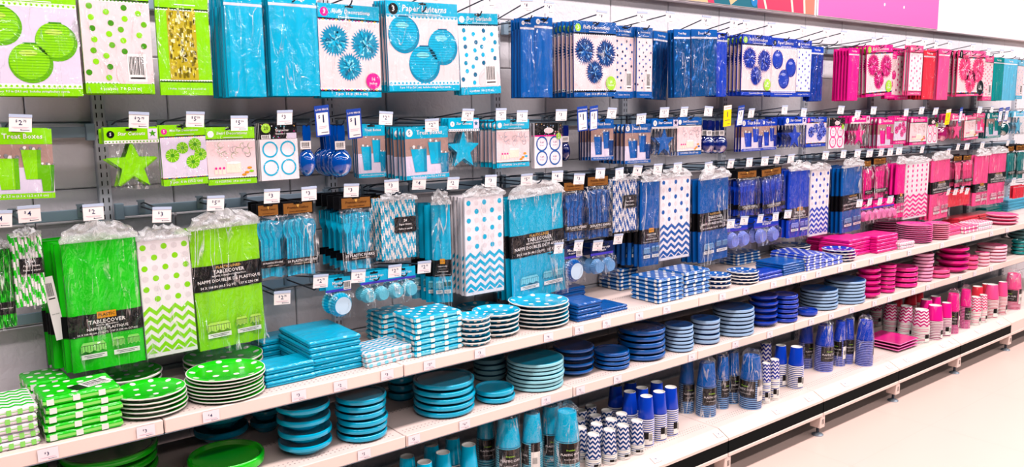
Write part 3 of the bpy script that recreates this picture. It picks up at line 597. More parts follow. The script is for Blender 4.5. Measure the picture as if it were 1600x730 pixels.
def k_straws(th, w, h, **k):
    q = MB(); top = h*.10; n = max(9, int(w/.0085)); R = w/n/2*1.05; L = h-top
    plain = k.get('plain'); rows = 2; N = 6; zn = 26
    for rr in range(rows):
        for i in range(n):
            cx = -w/2+(i+.5+(.5 if rr else 0))*w/n*.97; cy = -R-(1-rr)*R*1.7; vs = []; base = len(q.v)
            for j in range(zn+1): vs += [(cx+R*math.cos(2*math.pi*a/N), cy+R*math.sin(2*math.pi*a/N), -top-L+L*j/zn+(i*7 % 3)*.0015) for a in range(N)]
            q.v += vs; fz = random.Random(i*7+rr).randrange(6); A, B = q.mi(th.wrap if not plain else th.foil), q.mi(WHITE if not plain else th.d)
            for j in range(zn):
                for a in range(N): q.f.append((base+j*N+a, base+j*N+(a+1) % N, base+(j+1)*N+(a+1) % N, base+(j+1)*N+a)); q.m.append(A if (j+a+fz) % 6 < 3 else B)
            q.f.append(tuple(base+zn*N+a for a in range(N))); q.m.append(B)
    t = R*4.2; X = PR(); bw = min(w*.5, .055); bz = -top-L*(.42 if not plain else .75); x0 = w*.16
    if plain: X.rect(-w/2, bz-.02, w/2, bz+.02, BLACK, 1); X.text('20 Plastic Chains', 0, bz, w*.7, WHITE, 2)
    else:
        c = bw*.12; X.poly([(x0-bw+c, bz-bw*.62), (x0+bw-c, bz-bw*.62), (x0+bw, bz-bw*.5), (x0+bw*.95, bz), (x0+bw, bz+bw*.5), (x0+bw-c, bz+bw*.62), (x0-bw+c, bz+bw*.62), (x0-bw, bz+bw*.5), (x0-bw*.95, bz), (x0-bw, bz-bw*.5)] if x0+bw < w/2 else [(x0-bw*.9, bz-bw*.6), (w/2, bz-bw*.6), (w/2, bz+bw*.6), (x0-bw*.9, bz+bw*.6)], BLACK, 1)
        xm = x0 if x0+bw < w/2 else (x0-bw*.9+w/2)/2
        X.text('24', xm, bz+bw*.32, 9, WHITE, 2, bw*.2); X.text('Paper Straws', xm, bz+bw*.02, bw*1.1, WHITE, 2); X.text('Pailles en papier', xm, bz-bw*.32, bw*1.2, WHITE, 2)
    bag, mouth = bag_over(w, L, t, top, int(h*8000), .008)
    return [('', q.mesh('pack', True), 0), ('label', X.mesh('label', warp=warpt(t+.001)), 0), ('clear_bag', bag, 0), ('crumpled_bag_mouth', mouth, 0)]
def k_cutlery(th, w, h, **k):                             # fanned plastic spoons, forks or knives in a bag under a gold header
    kind = k.get('tool', 'spoon'); hz = h*.18; L = h*.78; q = MB(); n = 11; r = random.Random(3)
    for i in range(n):
        x = (-.34+.68*i/(n-1))*w; y = -.004-.0016*(i if kind != 'fork' else n-i) % .02-.004; z0 = -hz-h*.035-(abs(i-5)*.0012)
        if kind == 'spoon': hd = [(-.016, -.03), (-.013, -.048), (-.004, -.066), (.004, -.066), (.013, -.048), (.016, -.03), (.013, -.012), (.006, -.002), (-.006, -.002), (-.013, -.012)]
        elif kind == 'fork': hd = [(-.012, -.045), (-.004, -.066), (.004, -.066), (.012, -.045), (.013, 0), (.009, 0), (.008, -.03), (.005, -.03), (.004, 0), (-.004, 0), (-.005, -.03), (-.008, -.03), (-.009, 0), (-.013, 0)]
        else: hd = [(-.009, -.07), (.009, -.07), (.011, -.02), (.006, 0), (-.003, -.004), (-.009, -.02)]
        s = L/.2; P = [(x+a*min(s, w/.1*1.1), z0+b*s) for a, b in hd]; mm = (th.wrap, th.mid, th.c)[i % 3]  # every third piece darker, painted shading that parts the overlapping pieces
        q.prism(P, y-.0015, y+.0015, mm); q.prism([(x-.0055, z0-L*.98), (x+.0055, z0-L*.98), (x+.0035, z0-.06*s), (x-.0035, z0-.06*s)], y-.0028, y+.001, mm)
    H = MB(); H.box(-w*.46, -.011, -hz, w*.46, -.003, 0, BLACK, .001)
    p = PR(); p.rect(-w*.42, -hz*.88, w*.42, -hz*.12, GOLD, 1); p.text('Premium Cutlery', 0, -hz*.45, w*.62, mat((60, 25, 10), .5), 3, hz*.3, .2); p.text('EXTRA HEAVY WEIGHT', 0, -hz*.75, w*.5, mat((60, 25, 10), .5), 3); p.poly([(0, -hz*.5), (w*.06, -hz*.12), (-w*.06, -hz*.12)], GOLDL, 2); slot(p, w, -hz*.12)
    B = MB(); bz = -hz-L*.80; bh = h*.10; B.box(-w/2, -.031, bz-bh/2, w/2, -.0295, bz+bh/2, BLACK)
    X = PR(); X.text('20 PLASTIC ' + {'spoon': 'SPOONS', 'fork': 'FORKS', 'knife': 'KNIVES'}[kind], 0, bz+bh*.12, w*.86, WHITE, 1, bh*.4); X.text('CUCHARAS - CUILLERES' if kind == 'spoon' else 'TENEDORES - FOURCHETTES' if kind == 'fork' else 'CUCHILLOS - COUTEAUX', 0, bz-bh*.26, w*.5, CREAM, 1)
    b = MB(); rr = random.Random(6)
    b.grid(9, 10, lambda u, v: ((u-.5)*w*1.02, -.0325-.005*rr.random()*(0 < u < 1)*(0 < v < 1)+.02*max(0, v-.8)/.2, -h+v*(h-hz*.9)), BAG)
    return [('', q.mesh('pack'), 0), ('header_card', H.mesh('header_card'), 0), ('header_print', p.mesh('header_print', warp=warpt(.011)), 1), ('label_band', B.mesh('label_band'), 0), ('band_lettering', X.mesh('band_lettering', warp=warpt(.031)), 3), ('clear_bag', b.mesh('clear_bag', True), 0)]
def fluted(q, cx, cz, R, mm, ml, y0, dep):
    n = 48; 
    def rim(k, f): a = 2*math.pi*k/n; rr = R*f*(1+(.035 if k % 2 else -.035)); return (cx+rr*math.cos(a), cz+rr*math.sin(a))
    P0 = [rim(k, 1) for k in range(n)]; P1 = [(cx+R*.74*math.cos(2*math.pi*k/n), cz+R*.74*math.sin(2*math.pi*k/n)) for k in range(n)]
    vs = [(x, y0, z) for x, z in P0]+[(x, y0-dep, z) for x, z in P1]
    q.raw(vs, [(k, (k+1) % n, n+(k+1) % n, n+k) for k in range(n)], mm); q.face([(x, y0-dep, z) for x, z in P1], ml); q.face([(x, y0, z) for x, z in reversed(P0)], mm)
def k_baking(th, w, h, **k):
    hz = h*.36; q = MB(); two = k.get('two')
    if two:
        for sx in (-.25, .25): fluted(q, sx*w, -hz-(h-hz)*.5, min(w*.25, (h-hz)*.45), th.pale, th.pale, -.006, .03)
    else:
        for j in range(3): fluted(q, w*.02, -hz-(h-hz)*.52, min(w*.44, (h-hz)*.47), th.pale if j < 2 else th.wrap, mat((205, 225, 240), .3, 0, .5) if j == 2 else th.pale, -.006-.008*j, .022)
    H = MB(); H.box(-w/2, -.009, -hz, w/2, -.001, 0, th.c if not k.get('dk') else th.d, .001)
    p = PR(); p.rect(-w/2, -hz, w/2, -hz*.82, mat((70, 60, 190), .4), 1); p.text('Mini Baking Cups' if two else 'Moules', 0, -hz*.4, w*.7, WHITE, 2, hz*.22); p.text('de papier', 0, -hz*.62, w*.36, WHITE, 2); slot(p, w, -hz*.12)
    if not two: barcode(p, w*.36, -hz*.62, w*.3, hz*.62, 3)
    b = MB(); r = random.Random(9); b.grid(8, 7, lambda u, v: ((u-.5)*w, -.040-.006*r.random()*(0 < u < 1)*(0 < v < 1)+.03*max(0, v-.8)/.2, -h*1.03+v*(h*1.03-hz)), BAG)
    return [('', q.mesh('pack', False), 0), ('header_card', H.mesh('header_card'), 0), ('header_print', p.mesh('header_print', warp=warpt(.009)), 1), ('clear_bag', b.mesh('clear_bag', True), 0)]
KINDS = dict(lantern=k_lantern, fluffy=k_fluffy, dots=k_dots, goldfoil=k_goldfoil, bag=k_bag, treat=k_treat, fan=k_fan, swirl=k_swirl, star=k_star, labels=k_labels, scoop=k_scoop, cover=k_cover, chevron=k_chevron, straws=k_straws, cutlery=k_cutlery, baking=k_baking)
NAMES = dict(lantern='paper_lantern_pack', fluffy='tissue_pompom_pack', dots='dot_garland_pack', goldfoil='foil_garland_pack', bag='treat_bag_pack', treat='treat_box_pack', fan='paper_fan_pack', swirl='swirl_decoration_pack', star='star_cutout_pack', labels='label_sheet', scoop='serving_spoon', cover='tablecover_pack', chevron='patterned_tablecover_pack', straws='paper_straw_pack', cutlery='plastic_cutlery_pack', baking='baking_cup_pack')
CATS = dict(lantern='party decoration', fluffy='party decoration', dots='party decoration', goldfoil='party decoration', bag='treat bags', treat='treat boxes', fan='party decoration', swirl='party decoration', star='party decoration', labels='labels', scoop='spoon', cover='tablecover', chevron='tablecover', straws='straws', cutlery='cutlery', baking='baking cups')
DY = dict(lantern=.020, fluffy=.019, dots=.017, goldfoil=.024, bag=.022, treat=.02, fan=.02, swirl=.02, star=.026, labels=.012, scoop=.034, cover=.032, chevron=.026, straws=.045, cutlery=.048, baking=.05)
RBOX = []
FRONT = {1: -.285, 2: -.285, 3: -.27, 4: -.27}
def hang(row, kind, th, x0, x1, yt, yb, n, ph, spec=None, roll=0, yaw=0, yv=None, sign=None, **k):
    yv = yv or FRONT[row]; ym = (yt+yb)/2; xm = (x0+x1)/2
    X0, X1 = at(x0, ym, y=yv).x, at(x1, ym, y=yv).x; zt, zb = at(xm, yt, y=yv).z, at(xm, yb, y=yv).z; X = (X0+X1)/2
    dy = k.get('dy', DY[kind]); n = max(1, min(n, int((-.045-yv)/dy)+1)); yback = yv+(n-1)*dy
    for (a0, a1, t0, t1, f0, f1) in RBOX:
        if t1 < zt and zb < t0 and f0-.045 < yback and yv-.045 < f1:
            if a0 < X0 < a1 < X1 and a1-X0 < .3*(X1-X0): X0 = a1+.0015
            elif X0 < a0 < X1 < a1 and X1-a0 < .3*(X1-X0): X1 = a0-.0015
    RBOX.append((X0, X1, zt, zb, yv, yback)); X = (X0+X1)/2
    parts = KINDS[kind](T[th], X1-X0, zt-zb, **k); r = random.Random(int(x0*7+row)); dy = k.get('dy', DY[kind]); bk = k.get('skip', ('clear_film', 'clear_bag', 'crumpled_bag_mouth', 'header_print', 'band_lettering'))
    Xh = X + (zt-(ROWZ[row]+.012))*0
    n = max(1, min(n, int((-.045-yv)/dy)+1))
    for i in range(n):
        lab = ph if n == 1 else ph + (', front of its hook' if i == 0 else ', %s from the front' % ORD[i])
        j = 0 if i == 0 else 1; sk = () if i == 0 else bk
        place(parts, NAMES[kind], lab, CATS[kind], ('packs of '+ph) if n > 1 else None, (X+j*r.uniform(-.004, .004)-i*k.get('fan', .007 if kind == 'cover' else 0), yv+i*dy, zt+j*r.uniform(-.004, .003)), (0, math.radians(-roll+j*r.uniform(-.8, .8)), math.radians(yaw+j*r.uniform(-1, 1))), sk)
    PACKS.append((row, X, ph))
    if spec: hook(X, row, ph, spec, sign)
# ---------------------------------------------------------------- stacked goods
ITEMS = []                                                # (footprints are settled so that nothing stands inside its neighbour)
def settle():
    for it in range(120):
        moved = 0
        for i in range(len(ITEMS)):
            for j in range(i):
                a, b = ITEMS[i], ITEMS[j]
                if a['z'] != b['z'] or abs(a['x']-b['x']) > .5: continue
                if a['y'] < b['y']: a, b = b, a            # a stands further back and gives way
                dx, dy = a['x']-b['x'], a['y']-b['y']
                if a['r'] and b['r']:
                    d = math.hypot(dx, dy); pen = a['hx']+b['hx']+.002-d
                    if pen <= 0: continue
                    ux, uy = (dx/d, dy/d) if d > 1e-6 else (1, 0)
                else:
                    f = .96; px = (a['hx']+b['hx'])*(f if a['r'] or b['r'] else 1)+.002-abs(dx); py = (a['hy']+b['hy'])*(f if a['r'] or b['r'] else 1)+.002-abs(dy)
                    if px <= 0 or py <= 0: continue
                    if px < py: pen, ux, uy = px, (1 if dx > 0 else -1), 0
                    else: pen, ux, uy = py, 0, 1
                moved = 1; y0 = a['y']; lim = -a['hy']-.004
                a['y'] = min(lim, a['y']+uy*pen*.7); a['x'] += ux*pen*.7; b['x'] -= ux*pen*.15
                if uy and a['y'] == lim: a['x'] += (1 if dx > 0 else -1)*pen*.5
        if not moved: break
    for a in ITEMS: a['fin'](a['x'], a['y'])
def item(x, y, hx, hy, z, rnd, fin): ITEMS.append(dict(x=x, y=y, hx=hx, hy=hy, z=z, r=rnd, fin=fin))
_RP = {}
WEDGE = mat((250, 246, 240), .35, 0, .4)
def plate_proto(kind, th, R, s):
    key = (kind, th, round(R, 3), round(s, 4))
    if key in _RP: return _RP[key]
    t = T[th]; q = MB(); N = 44; out = []
    if kind == 'dot' or kind == 'flat':
        g = min(s, .02); E = WEDGE if kind == 'dot' else t.pale
        prof = [(0, 0), (.74*R, 0), (.955*R, s*.62), (.99*R, s*.70), (R, s*.80), (R, s*.94), (.975*R, s), (.76*R, s-g*.45), (.72*R, s-g*.55), (0, s-g*.55)]
        q.lathe(prof, N, [t.mid, t.mid, t.d, E, E, E, t.c, t.gloss, t.gloss])
        out = [('', q.mesh('plate', True), 0)]
        if kind == 'dot':
            p = MB(); rr = .082*R; zf = lambda r: (s-g*.55 if r < .74*R else s-g*.5+(r-.74*R)/(.235*R)*g*.5)+.0008
            for ring, n, o in ((0, 1, 0), (.43, 5, 0), (.84, 10, .3)):
                for k in range(n):
                    a = 2*math.pi*(k+o)/n; cx, cy = ring*R*math.cos(a), ring*R*math.sin(a); pts = []
                    for j in range(10): x = cx+rr*math.cos(j*math.pi/5); y = cy+rr*math.sin(j*math.pi/5); d = min(math.hypot(x, y), .975*R); f = d/max(math.hypot(x, y), 1e-6); pts.append((x*f, y*f, zf(d)))
                    p.face(pts, WEDGE)
            out.append(('dot_print', p.mesh('dot_print'), 0))
            e = MB()                                       # scraps of white dots wrapping over the coloured edge
            for k in range(14):
                a = 2*math.pi*k/14; b = a+.16; e.raw([(R*.965*math.cos(a), R*.965*math.sin(a), s*.62), (R*.965*math.cos(b), R*.965*math.sin(b), s*.62), (R*.87*math.cos(b), R*.87*math.sin(b), s*.3), (R*.87*math.cos(a), R*.87*math.sin(a), s*.3)], [(3, 2, 1, 0)], WEDGE)
            out.append(('edge_print', e.mesh('edge_print'), 0))
    elif kind == 'plastic':
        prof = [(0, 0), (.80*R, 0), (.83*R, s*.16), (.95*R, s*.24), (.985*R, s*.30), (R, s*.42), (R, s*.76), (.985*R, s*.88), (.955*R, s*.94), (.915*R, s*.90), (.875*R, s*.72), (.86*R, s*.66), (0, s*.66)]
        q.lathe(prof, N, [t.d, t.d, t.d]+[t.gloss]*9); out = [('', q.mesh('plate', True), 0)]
    elif kind == 'paper':
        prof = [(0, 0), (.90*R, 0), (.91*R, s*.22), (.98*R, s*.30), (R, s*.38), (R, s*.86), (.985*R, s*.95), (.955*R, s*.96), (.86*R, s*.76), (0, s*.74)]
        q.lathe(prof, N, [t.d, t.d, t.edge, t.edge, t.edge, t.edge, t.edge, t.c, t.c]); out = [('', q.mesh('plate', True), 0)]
    elif kind == 'bowl':
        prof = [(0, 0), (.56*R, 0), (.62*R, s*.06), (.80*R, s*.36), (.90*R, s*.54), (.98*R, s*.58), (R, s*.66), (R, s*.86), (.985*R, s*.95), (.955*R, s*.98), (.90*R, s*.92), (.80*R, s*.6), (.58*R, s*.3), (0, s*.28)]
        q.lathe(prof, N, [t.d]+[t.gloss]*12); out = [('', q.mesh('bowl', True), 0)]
    _RP[key] = out; return out
PN = dict(dot='dotted_plate_pack', flat='plate_pack', plastic='plastic_plate_pack', paper='paper_plate_pack', bowl='bowl_pack')
def rsolve(l, r, pb, pt, zs):
    cx = (l+r)/2; pf = at(cx, pb, z=zs); d = (pf-CAM).dot(FW); R = (r-l)/2/FPX*d; H = at(cx, pt, y=pf.y).z-zs
    v = Vector((pf.x-CAM.x, pf.y-CAM.y)).normalized(); return pf.x+v.x*R, pf.y+v.y*R, R, H
FR = {ZA: -.553, ZB: -.553, ZC: -.70}
def rstack(kind, th, l, r, pb, pt, zs, n, ph, dx=0, dyy=0, xyR=None):
    x, y, R, H = rsolve(l, r, pb, pt, zs); x += dx; y += dyy
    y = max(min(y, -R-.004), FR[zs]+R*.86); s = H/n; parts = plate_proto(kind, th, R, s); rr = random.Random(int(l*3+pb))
    def fin(x, y):
      for i in range(n):
        k = n-1-i; lab = ph if n == 1 else ph+(', top of its stack' if k == 0 else ', %s from the top' % ORD[k])
        sk = () if k == 0 else ('dot_print',)
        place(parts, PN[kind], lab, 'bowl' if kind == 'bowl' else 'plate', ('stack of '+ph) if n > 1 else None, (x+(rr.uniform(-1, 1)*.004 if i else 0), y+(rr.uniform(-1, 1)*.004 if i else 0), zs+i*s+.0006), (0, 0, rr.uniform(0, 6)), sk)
    item(x, y, R+.003, R+.003, zs, True, fin)

def napkin_proto(kind, th, w, d, s):
    t = T[th]; q = MB(); hh = s*.95; body = {'plain': t.wrap, 'dot': t.wrap, 'chev': PAPER}[kind]
    r = random.Random(int(w*1e4+s*1e5)); nx, ny = 6, 6                       # soft folded block with bulging wrapped top
    q.box(-w/2, -d/2, 0, w/2, d/2, hh, body, min(.006, hh*.25)); ms = [('', q.mesh('napkins', False), 0)]
    f0, f1 = (.46, .54) if kind != 'dot' else (.30, .62); g = MB(); g.box(-w/2-.0006, -d/2-.0006, hh*f0, w/2+.0006, d/2+.0006, hh*f1, {'plain': t.d, 'dot': t.l, 'chev': t.l}[kind]); ms.append(('paper_fold', g.mesh('paper_fold'), 0))
    p = MB(); z = hh+.0007; c = min(.006, hh*.25)+.001
    if kind == 'dot':
        nx = max(4, round(w/.034)); ny = max(4, round(d/.034))
        for i in range(nx):
            for j in range(ny):
                cx = -w/2+c+(i+.5)*(w-2*c)/nx; cy = -d/2+c+(j+.5)*(d-2*c)/ny; rr = .0105
                if (i+j) % 2 == 0: p.face([(cx+rr*math.cos(k*math.pi/5), cy+rr*math.sin(k*math.pi/5), z) for k in range(10)], WEDGE)
        for i in range(nx):
            if i % 2 == 0: x = -w/2+(i+.25)*w/nx; p.box(x, -d/2-.0012, c*.6, x+w/nx*.55, -d/2-.0007, hh-c*.6, WEDGE)
        for j in range(ny):
            if j % 2 == 0:
                y = -d/2+(j+.25)*d/ny; p.box(-w/2-.0012, y, c*.6, -w/2-.0007, y+d/ny*.55, hh-c*.6, WEDGE)
    if kind == 'chev':
        cnt = 5; pr = (w-2*c)/cnt; rows = 6; st = (d-2*c)/rows
        for k in range(rows):
            y0 = -d/2+c+k*st+st*.1; th_ = st*.42; am = st*.42
            for i in range(cnt):
                a = -w/2+c+i*pr; b = a+pr/2; e = a+pr
                p.face([(a, y0, z), (b, y0+am, z), (b, y0+am+th_, z), (a, y0+th_, z)], t.flat); p.face([(b, y0+am, z), (e, y0, z), (e, y0+th_, z), (b, y0+am+th_, z)], t.flat)
        for i in range(6): x = -w/2+(i+.2)*w/6; p.box(x, -d/2-.0012, hh*.15, x+w/14, -d/2-.0007, hh*.85, t.l); y = -d/2+(i+.2)*d/6; p.box(-w/2-.0012, y, hh*.15, -w/2-.0007, y+d/14, hh*.85, t.l)
    if p.v: ms.append(('pattern_print', p.mesh('pattern_print'), 0))
    return ms
def nstack(kind, th, a, b, pt, zs, d, n, ph, yaw=0, base=0, label=False):
    A, B = at(*a, z=zs), at(*b, z=zs); y = (A.y+B.y)/2 if abs(A.y-B.y) < .09 else max(A.y, B.y); X0, X1 = A.x, B.x
    y = max(y, -.548 if zs != ZC else -.69); w = X1-X0; H = at(a[0], pt, y=A.y).z-zs; s = (H-base)/n; parts = napkin_proto(kind, th, w, d, s); rr = random.Random(int(a[0]*5)); yc = min(y+d/2, -d/2-.004)
    def fin(xc, yc):
      for i in range(n):
        k = n-1-i; lab = ph if n == 1 else ph+(', top of its stack' if k == 0 else ', %s from the top' % ORD[k])
        place(parts, 'napkin_pack', lab, 'napkins', ('stack of '+ph) if n > 1 else None, (xc+(rr.uniform(-1, 1)*.004 if i else 0), yc+(rr.uniform(-.2, 1)*.005 if i else 0), zs+base+i*s+.0006), (0, 0, math.radians(yaw+(rr.uniform(-1.5, 1.5) if i else 0))))
      if label:
        q = PR(); q.rect(-.05, -.028, .02, .028, BLACK, 1); barcode(q, .03, 0, .085, .06, 2); lo = new('barcode_label', q.mesh('barcode_label', warp=lambda v: (v[0], v[2], -v[1])), bpy.data.objects[[o.name for o in COL.objects if o.get('label') == ph+', top of its stack'][0]]); lo.location = (w*.12, -d*.12, s*.95+.0008); lo.rotation_euler = (0, 0, .35)
    item((X0+X1)/2, yc, w/2+.002, d/2+.002, zs, False, fin)

# nested cups standing upside down
_CP = {}
def cup_proto(kind, th, R, H, bag, up=.42):
    key = (kind, th, round(R, 3), round(H, 3), bag, up)
    if key in _CP: return _CP[key]
    t = T[th]; N = 28; q = MB(); hb = H*up; zr = H-hb; rt = R*.74
    body = {'plain': t.gloss, 'chev': PAPER}[kind]
    q.lathe([(R*.985, zr), (rt, H-.002), (rt*.97, H), (rt*.90, H), (rt*.88, H-.008), (0, H-.008)], N, [body, body, WEDGE, WEDGE, WEDGE] if not bag else [body]*5)
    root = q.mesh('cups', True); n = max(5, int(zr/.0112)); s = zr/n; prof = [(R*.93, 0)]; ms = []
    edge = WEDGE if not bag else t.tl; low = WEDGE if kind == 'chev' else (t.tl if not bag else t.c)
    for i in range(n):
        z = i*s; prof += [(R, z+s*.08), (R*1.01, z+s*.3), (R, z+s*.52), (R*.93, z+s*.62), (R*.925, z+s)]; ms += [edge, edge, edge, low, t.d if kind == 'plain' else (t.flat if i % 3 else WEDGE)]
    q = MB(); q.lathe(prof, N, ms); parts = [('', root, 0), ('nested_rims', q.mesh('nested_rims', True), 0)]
    cyl = lambda rz: (lambda v: (rz(v[2])*math.sin(v[0]), -rz(v[2])*math.cos(v[0])+0*v[1], v[2]))
    rb = lambda z: R*.985+(rt-R*.985)*(z-zr)/(hb-.002)
    if kind == 'chev':
        p = PR(); per = 2*math.pi/8; rows = 5; st = hb/rows
        for k in range(rows):
            z = zr+st*(k-.05); am = st*.62; tk = st*.5
            for i in range(8):
                a = -math.pi+i*per
                for (u0, z0, u1, z1) in ((a, z, a+per/2, z+am), (a+per/2, z+am, a+per, z)):
                    for h0 in (0, .5):
                        ua, ub = u0+(u1-u0)*h0, u0+(u1-u0)*(h0+.5); za, zb_ = z0+(z1-z0)*h0, z0+(z1-z0)*(h0+.5); p.face([(ua, 0, za), (ub, 0, zb_), (ub, 0, min(max(zb_+tk, zr+.001), H-.003)), (ua, 0, min(za+tk, H-.003))], t.mid)
        parts.append(('chevron_print', p.mesh('chevron_print', warp=cyl(lambda z: rb(z)+.0012)), 0))
    def curved(q, name, off): return q.mesh(name, warp=lambda v: ((R+off-v[1])*math.sin(v[0]), -(R+off-v[1])*math.cos(v[0]), v[2]))
    if bag:
        X = PR(); z0, z1 = H*.24, H*.56
        for i in range(8): a = -.95+i*1.9/8; X.rect(a, z0, a+1.9/8, z1, BLACK, 1)
        parts.append(('label', curved(X, 'label', .002), 0)); Lt = PR(); m_ = z1-z0
        def tx(s, z, wd, hm, mm):
            vs, fs, tw = glyphs(s); k = min(wd/R/max(tw, .01), 9); kz = k*R; Lt.raw([(a*k, -.0008, z+b*kz) for a, b in vs], fs, mm)
        Lt.rect(-.25, z1-m_*.22, .25, z1-m_*.03, ORANGE, 1); tx('20', z1-m_*.12, R*.22, 0, BLACK); tx('Premium', z1-m_*.33, R*.7, 0, LIMEB); tx('PLASTIC CUPS', z1-m_*.55, R*1.6, 0, WHITE); tx('18 oz/16 fl oz (532 ml)', z1-m_*.78, R*1.1, 0, WHITE)
        parts.append(('lettering', curved(Lt, 'lettering', .002), len(parts)-1))
        Y = PR()
        for i in range(5): a = 1.15+i*.9/5; Y.rect(a, z0*.7, a+.9/5, z1*.8, WEDGE, 1); Y.rect(a, z1*.8, a+.9/5, z1*1.05, BLACK, 1)
        for i in range(9): a = 1.3+i*.05; Y.rect(a, z0*1.1, a+.02, z0*1.5, BLACK, 2)
        parts.append(('barcode_label', curved(Y, 'barcode_label', .002), 0))
        b = MB(); r = random.Random(len(_CP)); J = [r.uniform(-1, 1) for _ in range(18)]
        def fb(u, v):
            a = 2*math.pi*u; k = int(u*18) % 18; z = v*H*1.12; rr = R*1.07 if z < zr else R*1.07-(R*.22)*min(1, (z-zr)/hb)
            if v > .9: rr *= 1-.55*(v-.9)/.1
            return (rr*(1+.05*J[k]*(v > .3))*math.cos(a)*(1+.25*(v > .85)), rr*(1+.05*J[(k*5) % 18]*(v > .3))*math.sin(a), z+.008*J[k]*(v > .95))
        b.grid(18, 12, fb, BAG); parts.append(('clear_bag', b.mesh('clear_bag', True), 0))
    else:
        X = PR(); z0, z1 = zr*.10, zr*.52
        for i in range(6): a = -.2+i*1.1/6; X.rect(a, z0, a+1.1/6, z1, WEDGE, 1); (X.rect(a, z0+(z1-z0)*.45, a+1.1/6, z1, BLACK, 2) if i < 3 else None)
        for i in range(9): a = .40+i*.05; X.rect(a, z0+(z1-z0)*.3, a+.022, z1*.92, BLACK, 2)
        parts.append(('barcode_label', curved(X, 'barcode_label', .0015), 0))
    _CP[key] = parts; return parts
CUPG = {}
def cup(kind, th, x, y, R, H, ph, bag=False, up=.42, yaw=None):
    r = random.Random(int(x*999+y*77)); y = max(min(y, -.06), -.70+R)
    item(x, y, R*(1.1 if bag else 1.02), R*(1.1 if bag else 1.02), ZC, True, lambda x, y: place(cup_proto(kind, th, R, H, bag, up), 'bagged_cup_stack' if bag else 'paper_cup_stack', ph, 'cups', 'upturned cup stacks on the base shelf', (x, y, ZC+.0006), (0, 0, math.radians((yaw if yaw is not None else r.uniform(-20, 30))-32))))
def cup_top(kind, th, px, py, R, H, ph, **k):
    p = at(px, py, z=ZC+H); cup(kind, th, p.x, p.y, R, H, ph, **k)
def cup_base(kind, th, l, r, pb, pt, ph, H=None, **k):
    x, y, R, h = rsolve(l, r, pb, pt, ZC); cup(kind, th, x, y, R, H or h, ph, **k)
# ================================================================ what hangs on the wall
# row, kind, theme, front face in the photograph (x0, x1, top, bottom), how many on the hook, what it is, price tag
h_ = hang
# --- top row
h_(1, 'lantern', 'lime', -38, 122, -22, 150, 4, 'lime paper lantern pack', None, bg=LAV)
h_(1, 'dots', 'lime', 127, 235, -24, 146, 5, 'pale dot garland pack between lime packs', None)
h_(1, 'goldfoil', 'lime', 244, 326, -22, 149, 1, 'lime card of shiny gold foil garland', None)
h_(1, 'bag', 'teal', 352, 411, -13, 151, 8, 'narrow teal treat bag pack', None)
h_(1, 'bag', 'teal', 421, 496, -12, 150, 8, 'wide teal treat bag pack', None)
h_(1, 'fluffy', 'teal', 494, 592, 8, 152, 4, 'teal tissue pompom pack', (588, -14, '9'))
h_(1, 'lantern', 'teal', 602, 713, 4, 142, 6, 'teal paper lantern pack', (676, -8, '9'), roll=1.2)
h_(1, 'dots', 'teal', 709, 776, 21, 147, 4, 'teal dot garland pack', (765, 1, '6.25'), roll=2.5, white=1)
h_(1, 'bag', 'navy', 812, 834, 29, 152, 4, 'dark blue treat bag pack on the emptier hook', (823, 9, '8'), badge='25')
h_(1, 'bag', 'navy', 834, 862, 27, 152, 7, 'dark blue treat bag pack beside the pompoms', (858, 12, '4.75'), badge='25', title='Tree Bags')
h_(1, 'fluffy', 'navy', 894, 960, 34, 151, 7, 'dark blue tissue pompom pack by the dots', (940, 26, '8'), cols=[T['navy'].d], bc=LIMEB, roll=.8, dy=.03)
h_(1, 'dots', 'navy', 958, 988, 41, 153, 2, 'dark blue dot garland pack against the pompoms', (1003, 27, '6'), yv=-.262)
h_(1, 'dots', 'navy', 986, 1017, 43, 153, 3, 'outer dark blue dot garland pack', None)
h_(1, 'bag', 'navy', 1020, 1044, 50, 156, 3, 'shadowed dark blue foil bag', None, yv=-.14, foil=1, roll=-3)
h_(1, 'bag', 'navy', 1051, 1076, 46, 152, 3, 'crinkled blue foil bag in the middle', (1047, 27, '8'), foil=1, roll=2)
h_(1, 'bag', 'navy', 1078, 1118, 46, 150, 3, 'shiny blue foil fringe bag', (1103, 33, '8'), foil=1, roll=2, title='Door Fringe')
h_(1, 'bag', 'royal', 1111, 1134, 51, 151, 4, 'royal blue treat bag pack beside the foil', (1147, 37, '8'), title='Tree Bags', badge='25')
h_(1, 'fluffy', 'royal', 1157, 1203, 55, 149, 6, 'royal blue tissue pompom pack', (1166, 39, '8'), cols=[T['royal'].d], bc=LIMEB, dy=.03)
h_(1, 'lantern', 'royal', 1198, 1242, 60, 151, 3, 'royal blue paper lantern pack', (1205, 43, '8'))
h_(1, 'dots', 'royal', 1243, 1265, 63, 151, 3, 'white pack with tiny royal dots', (1254, 49, '6'), soft=1, white=1, nobar=1)
h_(1, 'bag', 'royal', 1265, 1284, 73, 158, 3, 'crinkled royal blue foil bag', (1291, 51, '6'), foil=1)
h_(1, 'fluffy', 'mag', 1305, 1322, 78, 155, 1, 'shadowed magenta pompom pack at the back', None, yv=-.15)
h_(1, 'bag', 'mag', 1324, 1340, 75, 157, 6, 'magenta treat bag pack', (1318, 55, '4'))
h_(1, 'lantern', 'mag', 1382, 1398, 80, 154, 2, 'magenta lantern pack behind the pompoms', None, yv=-.2)
h_(1, 'fluffy', 'mag', 1345, 1391, 70, 150, 4, 'tilted magenta pompom pack', (1365, 65, '8'), roll=3, bc=LIMEB, dy=.03)
h_(1, 'dots', 'mag', 1398, 1418, 76, 156, 4, 'magenta dot garland pack', (1384, 62, '6'), yv=-.2)
